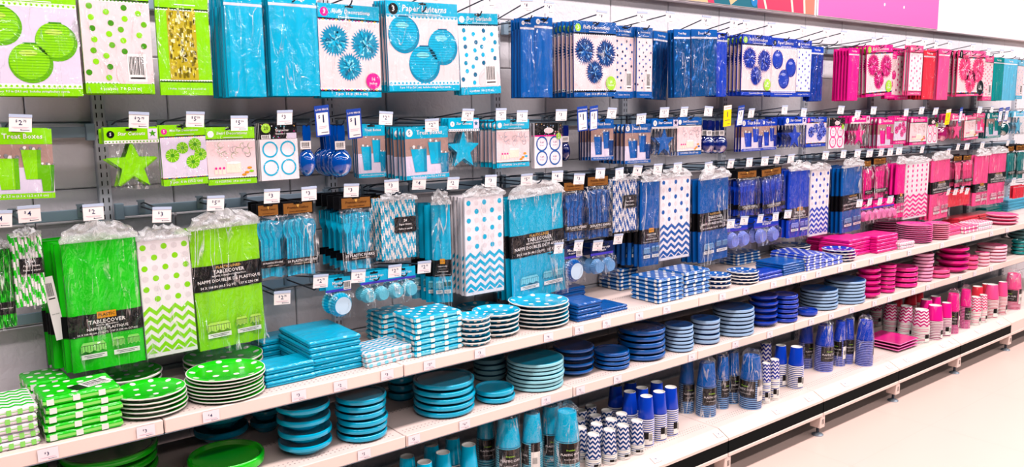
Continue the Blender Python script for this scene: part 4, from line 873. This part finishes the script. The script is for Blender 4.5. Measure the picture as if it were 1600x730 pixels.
h_(1, 'dots', 'pink', 1419, 1439, 71, 149, 3, 'white pack with faint pink dots', (1420, 65, '6'), soft=1, white=1, nobar=1)
h_(1, 'bag', 'red', 1441, 1459, 79, 155, 6, 'red treat bag pack', (1444, 66, '4'), yv=-.26)
h_(1, 'bag', 'pink', 1459, 1481, 76, 156, 5, 'salmon pink treat bag pack', (1463, 70, '4'), strip=WHITE)
h_(1, 'fluffy', 'pink', 1494, 1536, 79, 150, 4, 'pale pink tissue pompom pack', (1484, 70, '8'), roll=1, bc=BLACK, dy=.035)
h_(1, 'dots', 'pink', 1534, 1549, 87, 157, 3, 'pink garland pack beside the pompoms', (1520, 74, '6'))
h_(1, 'bag', 'dteal', 1550, 1566, 90, 157, 5, 'sea green treat bag pack', (1545, 81, '4'))
h_(1, 'bag', 'lblue', 1566, 1587, 92, 157, 3, 'light blue treat bag pack', (1565, 83, '4'), strip=WHITE)
h_(1, 'dots', 'lblue', 1586, 1597, 94, 155, 2, 'pale blue dot pack near the edge', (1581, 83, '4'), soft=1)
# --- second row
h_(2, 'treat', 'lime', -22, 84, 201, 311, 4, 'lime treat box pack', (32, 193, '2.75'), roll=-1.5)
h_(2, 'star', 'lime', 163, 248, 199, 296, 3, 'lime star cutout pack', (217, 188, '2.75'))
h_(2, 'fan', 'lime', 250, 321, 195, 289, 2, 'lime mini fan pack', (305, 187, '5.50'), roll=1)
h_(2, 'swirl', 'lime', 318, 398, 199, 288, 3, 'lime swirl decoration pack', (374, 193, '5.50'))
h_(2, 'labels', 'teal', 405, 464, 192, 281, 3, 'sheet of teal ring labels', (445, 184, '3'), roll=.6)
h_(2, 'scoop', 'teal', 466, 492, 196, 276, 1, 'single clear blue serving spoon', (503, 177, '1'), sign='blue', col='teal')
h_(2, 'scoop', 'teal', 516, 549, 196, 277, 6, 'bunched clear blue serving spoon', (553, 182, '1'), sign='blue', col='teal', skip=('price_label', 'barcode'))
h_(2, 'treat', 'teal', 557, 600, 194, 277, 3, 'teal treat box pack behind the price sign', (603, 185, '2.75'), yv=-.2)
h_(2, 'treat', 'teal', 631, 698, 198, 279, 7, 'teal treat box pack', (675, 196, '2.75'), roll=.8, dy=.03)
h_(2, 'star', 'teal', 697, 746, 185, 265, 3, 'teal star cutout pack', (731, 180, '2.75'))
h_(2, 'swirl', 'teal', 774, 825, 187, 261, 7, 'teal swirl decoration pack', (783, 179, '5.50'), dy=.03)
h_(2, 'scoop', 'navy', 876, 890, 196, 252, 2, 'dark serving spoon half hidden by labels', (816, 182, '5'), col='navy', yv=-.2)
h_(2, 'labels', 'navy', 834, 877, 192, 262, 3, 'sheet of dark blue ring labels', (877, 180, '3'), oval=1)
h_(2, 'treat', 'navy', 921, 956, 187, 250, 5, 'dark blue treat box pack beneath the signs', (910, 176, '1'), sign='blue')
h_(2, 'treat', 'navy', 974, 1014, 194, 255, 7, 'dark blue treat box pack by the star', (956, 177, '2.75'), dy=.03)
h_(2, 'star', 'navy', 1013, 1056, 186, 245, 4, 'dark blue star cutout pack', (1002, 186, '2.75'))
h_(2, 'swirl', 'navy', 1056, 1094, 184, 242, 5, 'dark blue swirl decoration pack', (1038, 176, '2.75'))
hook(at(928, 200, y=-.285).x, 2, 'gap before the dark blue boxes', (928, 175, '1'), 'blue')
h_(2, 'scoop', 'navy', 1098, 1116, 188, 240, 4, 'bunched dark serving spoon', (1069, 175, '2'), col='navy')
h_(2, 'scoop', 'navy', 1117, 1136, 188, 240, 4, 'outer bunched dark serving spoon', (1107, 174, '5'), col='navy')
h_(2, 'treat', 'royal', 1156, 1189, 187, 236, 3, 'violet treat box pack', (1137, 173, '1'), sign='yellow')
h_(2, 'treat', 'royal', 1188, 1211, 186, 234, 3, 'violet treat box pack further along', (1158, 173, '1'), sign='blue', yv=-.25)
h_(2, 'star', 'royal', 1222, 1256, 183, 233, 6, 'royal blue star cutout pack', (1174, 177, '2'))
h_(2, 'fan', 'royal', 1258, 1289, 183, 229, 3, 'violet mini fan pack', (1226, 172, '5'))
h_(2, 'labels', 'mag', 1294, 1318, 184, 232, 3, 'sheet of pink ring labels', (1256, 176, '3'), oval=1)
h_(2, 'star', 'mag', 1325, 1355, 181, 229, 4, 'magenta star cutout pack', (1314, 172, '2'))
h_(2, 'treat', 'mag', 1369, 1394, 184, 231, 5, 'magenta treat box pack', (1340, 179, '2'), dy=.03)
h_(2, 'fan', 'mag', 1391, 1414, 181, 225, 3, 'magenta mini fan pack', (1365, 173, '5'))
h_(2, 'swirl', 'mag', 1420, 1446, 183, 226, 3, 'magenta swirl decoration pack', (1416, 176, '5'))
h_(2, 'labels', 'pink', 1448, 1464, 184, 224, 3, 'narrow sheet of rose labels', (1440, 173, '3'), oval=1)
h_(2, 'scoop', 'mag', 1467, 1480, 180, 221, 3, 'magenta serving spoon', (1462, 174, '1'), col='mag')
h_(2, 'star', 'pink', 1483, 1503, 178, 219, 4, 'pink star cutout pack', (1482, 177, '1'), sign='yellow')
h_(2, 'swirl', 'pink', 1505, 1527, 180, 218, 2, 'pale pink swirl pack', (1502, 174, '1'), sign='blue', roll=2)
h_(2, 'treat', 'pink', 1523, 1536, 177, 207, 2, 'small pink treat box pack', (1531, 172, '2'))
h_(2, 'treat', 'dteal', 1539, 1562, 177, 215, 4, 'sea green treat box pack', (1550, 171, '2'))
h_(2, 'scoop', 'dteal', 1564, 1576, 176, 212, 4, 'sea green serving spoon', (1564, 174, '1'), sign='blue', col='dteal')
h_(2, 'star', 'lblue', 1579, 1599, 174, 211, 3, 'light blue star pack', (1574, 173, '1'), sign='blue')
# --- third row
h_(3, 'straws', 'green', -8, 20, 374, 512, 2, 'bright green plastic chain bundle', (1, 343, '4'), plain=1)
h_(3, 'straws', 'green', 20, 67, 356, 478, 3, 'green striped paper straw pack', (46, 335, '4'), roll=-.5)
h_(3, 'cover', 'green', 100, 217, 344, 574, 6, 'bright green plastic tablecover', (146, 332, '2'), roll=.5, fan=.011)
t_ = at(85, 482, y=-.247); m = MB(); m.box(-.016, 0, -.11, .016, .0008, .11, WHITE); o = tag(new('paper_slip', m.mesh('paper_slip')), 'white printed paper slip tucked beside the bright green tablecover', 'paper slip'); o.location = t_; o.rotation_euler = (0, math.radians(-7), 0)
q = PR(); barcode(q, 0, .06, .024, .07, 1); q.text('54 X 108 IN', 0, -.02, .022, GREEN_INK, 2); new('print', q.mesh('print'), o)['kind'] = 'stuff'
h_(3, 'chevron', 'lime', 209, 298, 352, 555, 4, 'lime dot and zigzag tablecover', (253, 336, '3'), all=0, roll=.8)
h_(3, 'cover', 'lime', 296, 404, 326, 540, 4, 'lime green plastic lined tablecover', (337, 318, '5.25'), double=1, band=.30, bh=.21, roll=1.6)
h_(3, 'cutlery', 'teal', 391, 438, 318, 434, 3, 'teal plastic spoon pack by the lime cover', (425, 307, '3'))
h_(3, 'cutlery', 'teal', 439, 492, 314, 429, 3, 'teal plastic spoon pack next to the forks', (483, 303, '3'))
h_(3, 'cutlery', 'teal', 529, 582, 306, 421, 5, 'teal plastic fork pack', (549, 298, '3'), tool='fork', dy=.055)
h_(3, 'cutlery', 'teal', 573, 597, 304, 410, 2, 'teal plastic knife pack', (612, 291, '3'), tool='knife', yv=-.12)
h_(3, 'straws', 'teal', 593, 648, 302, 404, 3, 'teal striped paper straw pack', (655, 287, '4'))
h_(3, 'cover', 'teal', 676, 701, 296, 472, 4, 'teal plastic tablecover seen edge on', (708, 287, '2'), yaw=-25, roll=.5, dy=.045)
h_(3, 'chevron', 'teal', 724, 784, 289, 458, 6, 'teal dot and zigzag tablecover', (767, 283, '3'))
h_(3, 'cover', 'teal', 792, 876, 282, 462, 4, 'teal plastic lined tablecover', (823, 281, '5.25'), double=1, band=.36, bh=.22, roll=2.6, ink=T['teal'].d)
h_(3, 'cutlery', 'navy', 845, 872, 283, 373, 2, 'dark blue spoon pack beside the teal cover', (871, 276, '4'), yv=-.12)
h_(3, 'cutlery', 'navy', 873, 912, 283, 374, 3, 'dark blue plastic fork pack', (905, 280, '3'), tool='fork')
h_(3, 'cutlery', 'navy', 913, 950, 274, 371, 3, 'dark blue plastic knife pack', (938, 271, '3'), tool='knife')
h_(3, 'straws', 'navy', 955, 992, 272, 361, 3, 'dark blue striped paper straw pack', (968, 271, '3'))
h_(3, 'cover', 'navy', 998, 1028, 264, 414, 7, 'dark blue plastic tablecover', (996, 267, '4'), dy=.036)
h_(3, 'chevron', 'navy', 1027, 1075, 262, 404, 3, 'dark blue dot and zigzag tablecover', (1028, 264, '2'))
h_(3, 'cover', 'navy', 1088, 1134, 260, 406, 4, 'blue plastic lined tablecover by the zigzags', (1059, 262, '3'), double=1, band=.40, bh=.22, roll=1.8, ink=T['navy'].d)
h_(3, 'cutlery', 'royal', 1124, 1146, 263, 345, 2, 'royal spoon pack beside the blue cover', (1107, 261, '5.25'), yv=-.12)
h_(3, 'cutlery', 'royal', 1147, 1181, 266, 337, 3, 'royal blue plastic fork pack', (1142, 256, '4'), tool='fork')
h_(3, 'cutlery', 'royal', 1184, 1219, 262, 334, 3, 'royal blue plastic knife pack', (1171, 254, '3'), tool='knife', roll=3)
h_(3, 'cover', 'royal', 1229, 1262, 251, 369, 6, 'royal blue plastic tablecover', (1195, 252, '3'), ink=T['royal'].d)
h_(3, 'chevron', 'royal', 1263, 1292, 254, 367, 4, 'royal blue dot and zigzag tablecover', (1214, 249, '4'), dy=.03)
h_(3, 'cover', 'navy', 1311, 1343, 246, 361, 6, 'blue plastic lined tablecover next to pink packs', (1236, 248, '2'), double=1, band=.42, bh=.24, roll=2, ink=T['navy'].d)
h_(3, 'cutlery', 'mag', 1346, 1358, 250, 312, 3, 'magenta plastic spoon pack', (1290, 243, '5'))
h_(3, 'cutlery', 'mag', 1360, 1382, 246, 309, 3, 'magenta plastic fork pack', (1318, 241, '3'), tool='fork')
h_(3, 'straws', 'mag', 1374, 1389, 246, 288, 2, 'red and pink paper straw pack', (1340, 240, '3'), yv=-.12)
h_(3, 'cover', 'mag', 1397, 1411, 244, 339, 4, 'magenta plastic tablecover', (1359, 240, '3'))
h_(3, 'chevron', 'mag', 1410, 1447, 244, 340, 4, 'magenta dot and zigzag tablecover', (1377, 238, '4'), all=1)
h_(3, 'cover', 'pink', 1452, 1480, 236, 341, 3, 'pink plastic lined tablecover', (1391, 238, '2'), double=1, band=.36, bh=.2, roll=1.5)
h_(3, 'cutlery', 'pink', 1471, 1485, 243, 294, 2, 'pink plastic spoon pack', (1405, 236, '3'), yv=-.12)
h_(3, 'cutlery', 'pink', 1486, 1500, 243, 292, 3, 'pink plastic fork pack', (1441, 234, '5'), tool='fork')
h_(3, 'cutlery', 'pink', 1501, 1515, 242, 290, 3, 'pink plastic knife pack', (1482, 238, '4'), tool='knife')
h_(3, 'cover', 'pink', 1520, 1541, 232, 320, 6, 'pink plastic tablecover', (1497, 230, '3'))
h_(3, 'cover', 'pink', 1543, 1569, 228, 317, 2, 'wide pink lined tablecover', (1511, 229, '2'), double=1, band=.38, bh=.2)
h_(3, 'cutlery', 'dteal', 1566, 1581, 228, 280, 3, 'sea green spoon pack', (1535, 227, '3'))
h_(3, 'cutlery', 'dteal', 1583, 1599, 226, 279, 3, 'sea green fork pack', (1575, 223, '3'), tool='fork')
# --- lowest row of hooks
hook(at(440, 463, y=-.34).x, 4, 'empty space above the teal napkins', (441, 466, '2.75'))
h_(4, 'baking', 'teal', 508, 547, 433, 494, 2, 'single large teal baking cup pack', (501, 440, '2.75'))
h_(4, 'baking', 'teal', 562, 604, 423, 477, 2, 'teal mini baking cup pack', (560, 432, '2.75'), two=1)
h_(4, 'baking', 'teal', 604, 648, 418, 468, 2, 'teal mini baking cup pack near the straws', (617, 424, '2.75'), two=1)
hook(at(663, 418, y=-.34).x, 4, 'space under the teal straws', (663, 418, '2.75'))
h_(4, 'baking', 'navy', 874, 907, 383, 440, 3, 'single large dark blue baking cup pack', (873, 388, '2.75'), dk=1)
h_(4, 'baking', 'navy', 921, 956, 378, 432, 3, 'dark blue mini baking cup pack', (904, 384, '2.75'), two=1, dk=1)
hook(at(934, 383, y=-.34).x, 4, 'dark mini baking cups', (934, 384, '2.75')); hook(at(966, 374, y=-.34).x, 4, 'folded dark blue covers', (966, 374, '2.75'))
h_(4, 'baking', 'royal', 1134, 1166, 345, 388, 3, 'royal blue mini baking cup pack', (1142, 350, '2'), two=1)
h_(4, 'baking', 'royal', 1176, 1214, 340, 380, 4, 'large royal blue baking cup pack', (1163, 345, '2'), two=1)
hook(at(1188, 342, y=-.34).x, 4, 'royal blue cups packs', (1188, 342, '2')); hook(at(1212, 338, y=-.34).x, 4, 'royal blue knives', (1212, 339, '2')); hook(at(1231, 335, y=-.34).x, 4, 'royal blue cover label', (1231, 335, '2'))
h_(4, 'baking', 'mag', 1343, 1360, 316, 348, 3, 'magenta mini baking cup pack', (1343, 318, '2'), two=1)
h_(4, 'baking', 'mag', 1362, 1379, 313, 344, 3, 'magenta mini baking cup pack in the middle', (1359, 316, '2'), two=1)
h_(4, 'baking', 'mag', 1380, 1397, 310, 342, 3, 'magenta mini baking cup pack by the cover', (1375, 315, '2'), two=1)
hook(at(1391, 312, y=-.34).x, 4, 'magenta cover edge', (1391, 312, '2'))
h_(4, 'bag', 'red', 1480, 1514, 296, 321, 4, 'red folded napkin pack under pink cutlery', (1482, 300, '2'))
hook(at(1493, 300, y=-.34).x, 4, 'red packs first along', (1493, 300, '2')); hook(at(1503, 297, y=-.34).x, 4, 'red packs second along', (1503, 297, '2')); hook(at(1511, 299, y=-.34).x, 4, 'red packs third along', (1511, 299, '2'))
h_(4, 'bag', 'red', 1582, 1599, 290, 309, 2, 'dull red pack under the sea green cutlery', (1584, 284, '2'))

# ================================================================ upper shelf
n_ = nstack; r_ = rstack
n_('chev', 'green', (-42, 717), (66, 694), 650, ZA, .20, 5, 'green chevron napkin pack', yaw=-2)
n_('dot', 'green', (75, 692), (196, 667), 622, ZA, .17, 5, 'green dotted napkin pack', label=True)
n_('dot', 'green', (45, 655), (112, 642), 600, ZA, .16, 4, 'shadowed green dotted napkin pack', yaw=3)
r_('dot', 'green', 155, 262, 625, 594, ZA, 3, 'shadowed green dotted plate pack', dyy=.0)
r_('dot', 'green', 255, 382, 606, 580, ZA, 3, 'dim green dotted plate pack under the covers')
r_('dot', 'green', 191, 300, 657, 621, ZA, 5, 'small green dotted plate pack')
r_('dot', 'green', 296, 419, 636, 596, ZA, 7, 'large green dotted plate pack')
n_('plain', 'teal', (376, 575), (455, 560), 540, ZA, .13, 4, 'plain teal napkin pack at the back')
n_('plain', 'teal', (416, 609), (494, 591), 578, ZA, .13, 3, 'small plain teal napkin pack')
n_('plain', 'teal', (492, 591), (571, 573), 535, ZA, .30, 6, 'long plain teal napkin pack')
n_('chev', 'teal', (570, 577), (645, 560), 554, ZA, .17, 3, 'teal chevron napkin pack', yaw=4)
n_('dot', 'teal', (598, 540), (650, 529), 492, ZA, .14, 6, 'shadowed teal dotted napkin pack')
n_('dot', 'teal', (637, 563), (712, 546), 500, ZA, .17, 7, 'teal dotted napkin pack')
r_('dot', 'teal', 698, 775, 500, 484, ZA, 2, 'dim teal dotted plate pack')
r_('dot', 'teal', 708, 764, 545, 500, ZA, 6, 'small teal dotted plate pack beside the napkins')
r_('dot', 'teal', 740, 818, 531, 494, ZA, 5, 'mid sized teal dotted plate pack')
r_('dot', 'teal', 794, 892, 518, 480, ZA, 6, 'large teal dotted plate pack')
n_('plain', 'navy', (893, 507), (931, 498), 478, ZA, .15, 3, 'plain dark blue napkin pack by the teal plates')
n_('plain', 'navy', (868, 478), (916, 468), 455, ZA, .12, 3, 'shadowed plain dark blue napkin pack')
n_('plain', 'navy', (929, 495), (976, 485), 487, ZA, .16, 2, 'flat dark blue napkin pack lying low')
n_('dot', 'navy', (955, 452), (984, 446), 418, ZA, .17, 6, 'shadowed dark dotted napkin pack')
n_('dot', 'navy', (1029, 476), (1067, 467), 437, ZA, .19, 6, 'dark blue dotted napkin pack')
n_('dot', 'navy', (1070, 465), (1108, 456), 427, ZA, .19, 6, 'dark blue dotted napkin pack by the plates')
r_('dot', 'navy', 1097, 1142, 453, 433, ZA, 3, 'small dark blue dotted plate pack')
r_('dot', 'navy', 1136, 1186, 446, 427, ZA, 4, 'large dark blue dotted plate pack')
n_('plain', 'royal', (1187, 441), (1220, 432), 430, ZA, .12, 2, 'royal blue napkin pack lying low by plates')
n_('plain', 'navy', (1222, 433), (1252, 425), 415, ZA, .2, 5, 'plain dark napkin pack at the seam')
n_('dot', 'navy', (1150, 416), (1183, 408), 398, ZA, .14, 4, 'dim dark napkin pack behind the plates')
r_('dot', 'navy', 1205, 1262, 402, 386, ZA, 4, 'dim dark plate pack behind the napkins')
n_('dot', 'royal', (1254, 427), (1278, 420), 402, ZA, .26, 6, 'royal blue dotted napkin pack')
n_('dot', 'royal', (1279, 421), (1304, 414), 408, ZA, .15, 2, 'low royal blue dotted napkin pack')
r_('dot', 'royal', 1277, 1327, 412, 394, ZA, 4, 'royal blue dotted plate pack')
n_('plain', 'mag', (1303, 397), (1322, 391), 374, ZA, .14, 4, 'shadowed magenta napkin pack')
n_('plain', 'mag', (1340, 401), (1370, 393), 374, ZA, .22, 5, 'plain magenta napkin pack by blue plates')
n_('plain', 'mag', (1377, 396), (1407, 389), 369, ZA, .18, 5, 'plain magenta napkin pack by the small chevrons')
n_('chev', 'pink', (1406, 391), (1427, 386), 381, ZA, .10, 2, 'small pink chevron napkin pack')
r_('flat', 'mag', 1362, 1404, 370, 347, ZA, 6, 'shadowed dark magenta plate pack')
r_('flat', 'mag', 1401, 1454, 381, 353, ZA, 9, 'magenta paper plate pack')
r_('flat', 'pink', 1447, 1483, 375, 350, ZA, 8, 'pink paper plate pack')
n_('plain', 'pink', (1488, 369), (1512, 363), 358, ZA, .22, 2, 'loose pink napkin pack')
n_('dot', 'pink', (1514, 365), (1532, 360), 354, ZA, .16, 2, 'pink dotted napkin pack')
n_('chev', 'pink', (1530, 362), (1547, 357), 350, ZA, .16, 2, 'rose chevron napkin pack')
n_('plain', 'red', (1502, 354), (1528, 347), 342, ZA, .14, 3, 'red napkin pack behind the rose packs')
n_('plain', 'red', (1530, 348), (1552, 342), 337, ZA, .14, 4, 'salmon red napkin pack')
r_('flat', 'pink', 1556, 1602, 354, 338, ZA, 3, 'pale pink paper plate pack')
n_('plain', 'dteal', (1540, 336), (1566, 331), 325, ZA, .10, 2, 'sea green napkin pack in the shade')
n_('plain', 'lblue', (1573, 331), (1602, 325), 313, ZA, .14, 4, 'light blue napkin pack')

# ================================================================ middle shelf
r_('plastic', 'green', -60, 62, 776, 738, ZB, 2, 'dark green plastic plate pack', dyy=.08)
r_('plastic', 'green', 92, 236, 752, 705, ZB, 3, 'shadowed green plastic plate pack')
r_('plastic', 'green', 300, 421, 757, 734, ZB, 1, 'single bright green plastic plate', dyy=.03)
r_('bowl', 'teal', 309, 393, 700, 652, ZB, 2, 'shadowed teal bowl pack')
r_('bowl', 'teal', 392, 440, 680, 644, ZB, 2, 'dim teal bowl pack at the back')
r_('bowl', 'teal', 436, 521, 719, 640, ZB, 4, 'teal bowl pack')
r_('plastic', 'teal', 526, 607, 695, 625, ZB, 6, 'teal plastic plate pack by the bowls')
r_('plastic', 'teal', 606, 650, 629, 590, ZB, 3, 'shadowed teal plate pack')
r_('plastic', 'teal', 645, 744, 657, 604, ZB, 5, 'large teal plastic plate pack')
r_('plastic', 'teal', 743, 806, 634, 614, ZB, 2, 'small teal plastic plate pack in twos')
r_('paper', 'teal', 739, 792, 598, 564, ZB, 4, 'dim teal paper plate pack')
r_('paper', 'teal', 790, 882, 615, 571, ZB, 7, 'pale teal paper plate pack')
r_('bowl', 'navy', 862, 928, 592, 548, ZB, 4, 'dark blue bowl pack')
r_('plastic', 'navy', 927, 984, 581, 553, ZB, 4, 'small dark blue plastic plate pack')
r_('plastic', 'navy', 964, 1040, 567, 518, ZB, 5, 'large dark blue plastic plate pack')
r_('paper', 'navy', 1038, 1083, 552, 512, ZB, 7, 'narrow dark blue paper plate pack')
r_('paper', 'navy', 1078, 1124, 540, 502, ZB, 5, 'mid sized dark blue paper plate pack')
r_('paper', 'navy', 1112, 1177, 528, 486, ZB, 7, 'large dark blue paper plate pack')
r_('bowl', 'royal', 1168, 1214, 513, 464, ZB, 5, 'royal blue bowl pack')
r_('plastic', 'royal', 1209, 1250, 507, 464, ZB, 6, 'royal blue plastic plate pack')
r_('plastic', 'royal', 1246, 1277, 496, 486, ZB, 1, 'single royal blue plate pack lying low')
r_('paper', 'navy', 1250, 1307, 486, 456, ZB, 6, 'greyish blue paper plate pack')
r_('paper', 'navy', 1290, 1352, 477, 442, ZB, 7, 'large greyish blue paper plate pack')
r_('bowl', 'mag', 1338, 1375, 468, 422, ZB, 5, 'magenta bowl pack by blue plates')
r_('plastic', 'mag', 1370, 1397, 459, 415, ZB, 7, 'narrow magenta plastic plate pack')
r_('plastic', 'mag', 1395, 1437, 452, 420, ZB, 4, 'large magenta plastic plate pack')
r_('paper', 'mag', 1425, 1455, 441, 398, ZB, 8, 'magenta paper plate pack on the middle shelf')
r_('plastic', 'pink', 1452, 1490, 437, 424, ZB, 2, 'low pink plastic plate pack')
r_('bowl', 'mag', 1462, 1510, 428, 389, ZB, 4, 'rose bowl pack')
r_('plastic', 'pink', 1506, 1530, 423, 402, ZB, 3, 'pink plastic plate pack by the bowls')
r_('paper', 'pink', 1524, 1545, 417, 396, ZB, 4, 'narrow pink paper plate pack')
r_('paper', 'pink', 1547, 1590, 413, 388, ZB, 5, 'salmon paper plate pack')
r_('plastic', 'dteal', 1590, 1616, 400, 378, ZB, 4, 'sea green plastic plate pack')
r_('paper', 'dteal', 1556, 1596, 372, 350, ZB, 4, 'dim sea green plate pack')

# ================================================================ base shelf
CH, CR = .255, .042
for k, (px, py) in enumerate([(663, 722), (692, 707), (732, 695), (636, 713), (674, 695), (707, 684)]):
    cup_top('plain', 'teal', px, py, CR, .225, 'teal paper cup stack, %s' % ['nearest the shelf edge', 'second along the front', 'tallest looking by the bag', 'at the dim corner', 'in the middle behind', 'far behind by the bag'][k], up=.5)
cup_base('plain', 'teal', 745, 775, 742, 672, 'hazy bagged teal cup stack by paper cups', bag=True, H=.30)
cup_base('plain', 'teal', 777, 817, 760, 662, 'bagged teal cup stack with label facing out', bag=True, H=.31, yaw=5)
cup_base('plain', 'teal', 815, 848, 752, 655, 'bagged teal cup stack with white barcode label', bag=True, H=.31, yaw=-80)
cup_base('plain', 'teal', 845, 880, 735, 640, 'bagged teal cup stack behind the tall one', bag=True, H=.30, yaw=10)
cup_base('plain', 'teal', 866, 906, 750, 638, 'tall bagged teal cup stack by chevron cups', bag=True, H=.31, yaw=8)
cv = [(927, 678), (952, 671), (973, 664), (995, 657), (932, 662), (955, 655), (971, 646), (907, 668), (905, 655), (930, 649), (948, 641), (908, 641), (923, 634)]
cvn = ['nearest the edge', 'second along the front', 'third along the front', 'last along the front', 'behind the nearest', 'behind the second', 'behind the third', 'beside the teal bag', 'behind the bag side one', 'in the third rank', 'by the plain blue cups', 'at the dim back corner', 'deepest in the shade']
for k, (px, py) in enumerate(cv): cup_top('chev', 'navy', px, py, .039, .165, 'blue chevron paper cup stack, ' + cvn[k], up=.68)
bl = [(1010, 619), (1030, 612), (1048, 605), (984, 612), (1003, 606), (1026, 597), (962, 602), (985, 597)]
bln = ['nearest the edge', 'second along the edge', 'last along the edge', 'beside the chevron cups', 'behind the first pair', 'behind the last one', 'dim beside chevron cups', 'deepest in the row']
for k, (px, py) in enumerate(bl): cup_top('plain', 'royal', px, py, CR, CH, 'plain blue paper cup stack, ' + bln[k])
for l, r, pb, pt, ph, yw in [(1087, 1118, 653, 567, 'bagged dark blue cup stack, nearest the edge', 15), (1116, 1138, 640, 562, 'bagged dark blue cup stack behind the nearest', 30), (1060, 1084, 647, 570, 'shadowed bagged dark blue cup stack', 10), (1136, 1158, 633, 553, 'dim bagged dark blue cup stack', 20), (1155, 1189, 641, 560, 'bagged dark blue cup stack with white label', -55)]:
    cup_base('plain', 'navy', l, r, pb, pt, ph, bag=True, H=.30, yaw=yw)
cup_base('chev', 'royal', 1187, 1203, 631, 566, 'royal chevron cup stack beside the bags', H=.235, up=.45)
cup_base('chev', 'royal', 1199, 1217, 626, 560, 'royal chevron cup stack by the plain cups', H=.24, up=.45)
cup_base('chev', 'royal', 1184, 1205, 602, 533, 'tall dim royal chevron cup stack', H=.26, up=.5)
cup_base('plain', 'royal', 1230, 1254, 609, 544, 'royal blue paper cup stack by the gap', H=CH)
cup_base('plain', 'royal', 1208, 1229, 606, 540, 'royal blue paper cup stack behind', H=CH)
for l, r, pb, ph, yw in [(1272, 1300, 582, 'bagged royal cup stack, nearest the edge', 10), (1250, 1272, 577, 'shadowed bagged royal cup stack', 20), (1301, 1320, 573, 'bagged royal cup stack with white label', -60), (1319, 1336, 570, 'pale bagged royal cup stack', 0), (1336, 1362, 573, 'bagged royal cup stack by the square plates', 95)]:
    cup_base('plain', 'royal', l, r, pb, 505, ph, bag=True, H=.30, yaw=yw)
# square plates
def square_proto(w, s, th):
    t = T[th]; q = MB(); 
    for (a, z0, b, z1, mm) in ((w*.36, 0, w*.47, s*.5, t.mid), (w*.47, s*.5, w*.5, s*.8, t.pale), (w*.5, s*.8, w*.49, s, t.pale), (w*.49, s, w*.38, s*.8, t.gloss)):
        q.raw([(sx*a, sy*a, z0) for sx, sy in ((-1, -1), (1, -1), (1, 1), (-1, 1))]+[(sx*b, sy*b, z1) for sx, sy in ((-1, -1), (1, -1), (1, 1), (-1, 1))], [(k, (k+1) % 4, 4+(k+1) % 4, 4+k) for k in range(4)], mm)
    q.face([(sx*w*.38, sy*w*.38, s*.8) for sx, sy in ((-1, -1), (1, -1), (1, 1), (-1, 1))], t.gloss); q.face([(sx*w*.36, sy*w*.36, 0) for sx, sy in ((-1, 1), (1, 1), (1, -1), (-1, -1))], t.mid)
    return [('', q.mesh('square_plate', True), 0)]
p = at(1397, 552, z=ZC); sp = square_proto(.27, .020, 'mag')
for i in range(3): place(sp, 'square_plate_pack', 'square magenta plate pack, ' + ['lowest of three', 'middle of three', 'top of three'][i], 'plate', 'square magenta plates on the base shelf', (p.x+.155+.003*i, p.y+.11, ZC+.0006+i*.021), (0, 0, math.radians(1.5*i-2)))
for l, r, pb, pt, ph in [(1380, 1402, 526, 492, 'magenta chevron cup stack behind the square plates'), (1402, 1424, 530, 485, 'magenta chevron cup stack with black label'), (1424, 1450, 537, 481, 'magenta chevron cup stack, biggest at the front'), (1358, 1376, 510, 478, 'dim magenta chevron cup stack')]:
    cup_base('chev', 'mag', l, r, pb, pt, ph, H=.24, up=.48)
for l, r, pb, ph in [(1450, 1475, 533, 'magenta paper cup stack at the shelf edge'), (1469, 1487, 527, 'magenta paper cup stack second at the edge'), (1434, 1455, 521, 'magenta paper cup stack behind the edge'), (1449, 1468, 515, 'dim magenta paper cup stack')]:
    cup_base('plain', 'mag', l, r, pb, 480, ph, H=.25)
for l, r, pb, ph in [(1390, 1408, 507, 'dark red paper cup stack at the back'), (1411, 1430, 505, 'dark red paper cup stack in the middle'), (1425, 1441, 500, 'dark red paper cup stack beside the bags'), (1515, 1534, 497, 'red paper cup stack behind chevrons'), (1530, 1545, 492, 'bright red paper cup stack')]:
    cup_base('plain', 'red', l, r, pb, 460, ph, H=.25)
for l, r, pb, ph, yw in [(1476, 1496, 522, 'bagged magenta cup stack with white label', -40), (1497, 1514, 514, 'bagged magenta cup stack, glossy', 20)]: cup_base('plain', 'mag', l, r, pb, 450, ph, bag=True, H=.30, yaw=yw)
for l, r, pb, ph in [(1521, 1538, 510, 'pale pink chevron cup stack'), (1534, 1548, 506, 'pale pink chevron cup stack behind')]: cup_base('chev', 'pink', l, r, pb, 470, ph, H=.22, up=.5)
for l, r, pb, ph in [(1547, 1568, 500, 'pale pink paper cup stack at the edge'), (1563, 1579, 494, 'pale pink paper cup stack behind')]: cup_base('plain', 'pink', l, r, pb, 445, ph, H=.27)
for l, r, pb, ph, yw in [(1578, 1602, 486, 'bagged pink cup stack by the frame', -60)]: cup_base('plain', 'pink', l, r, pb, 425, ph, bag=True, H=.30, yaw=yw)
settle()
make_hooks()
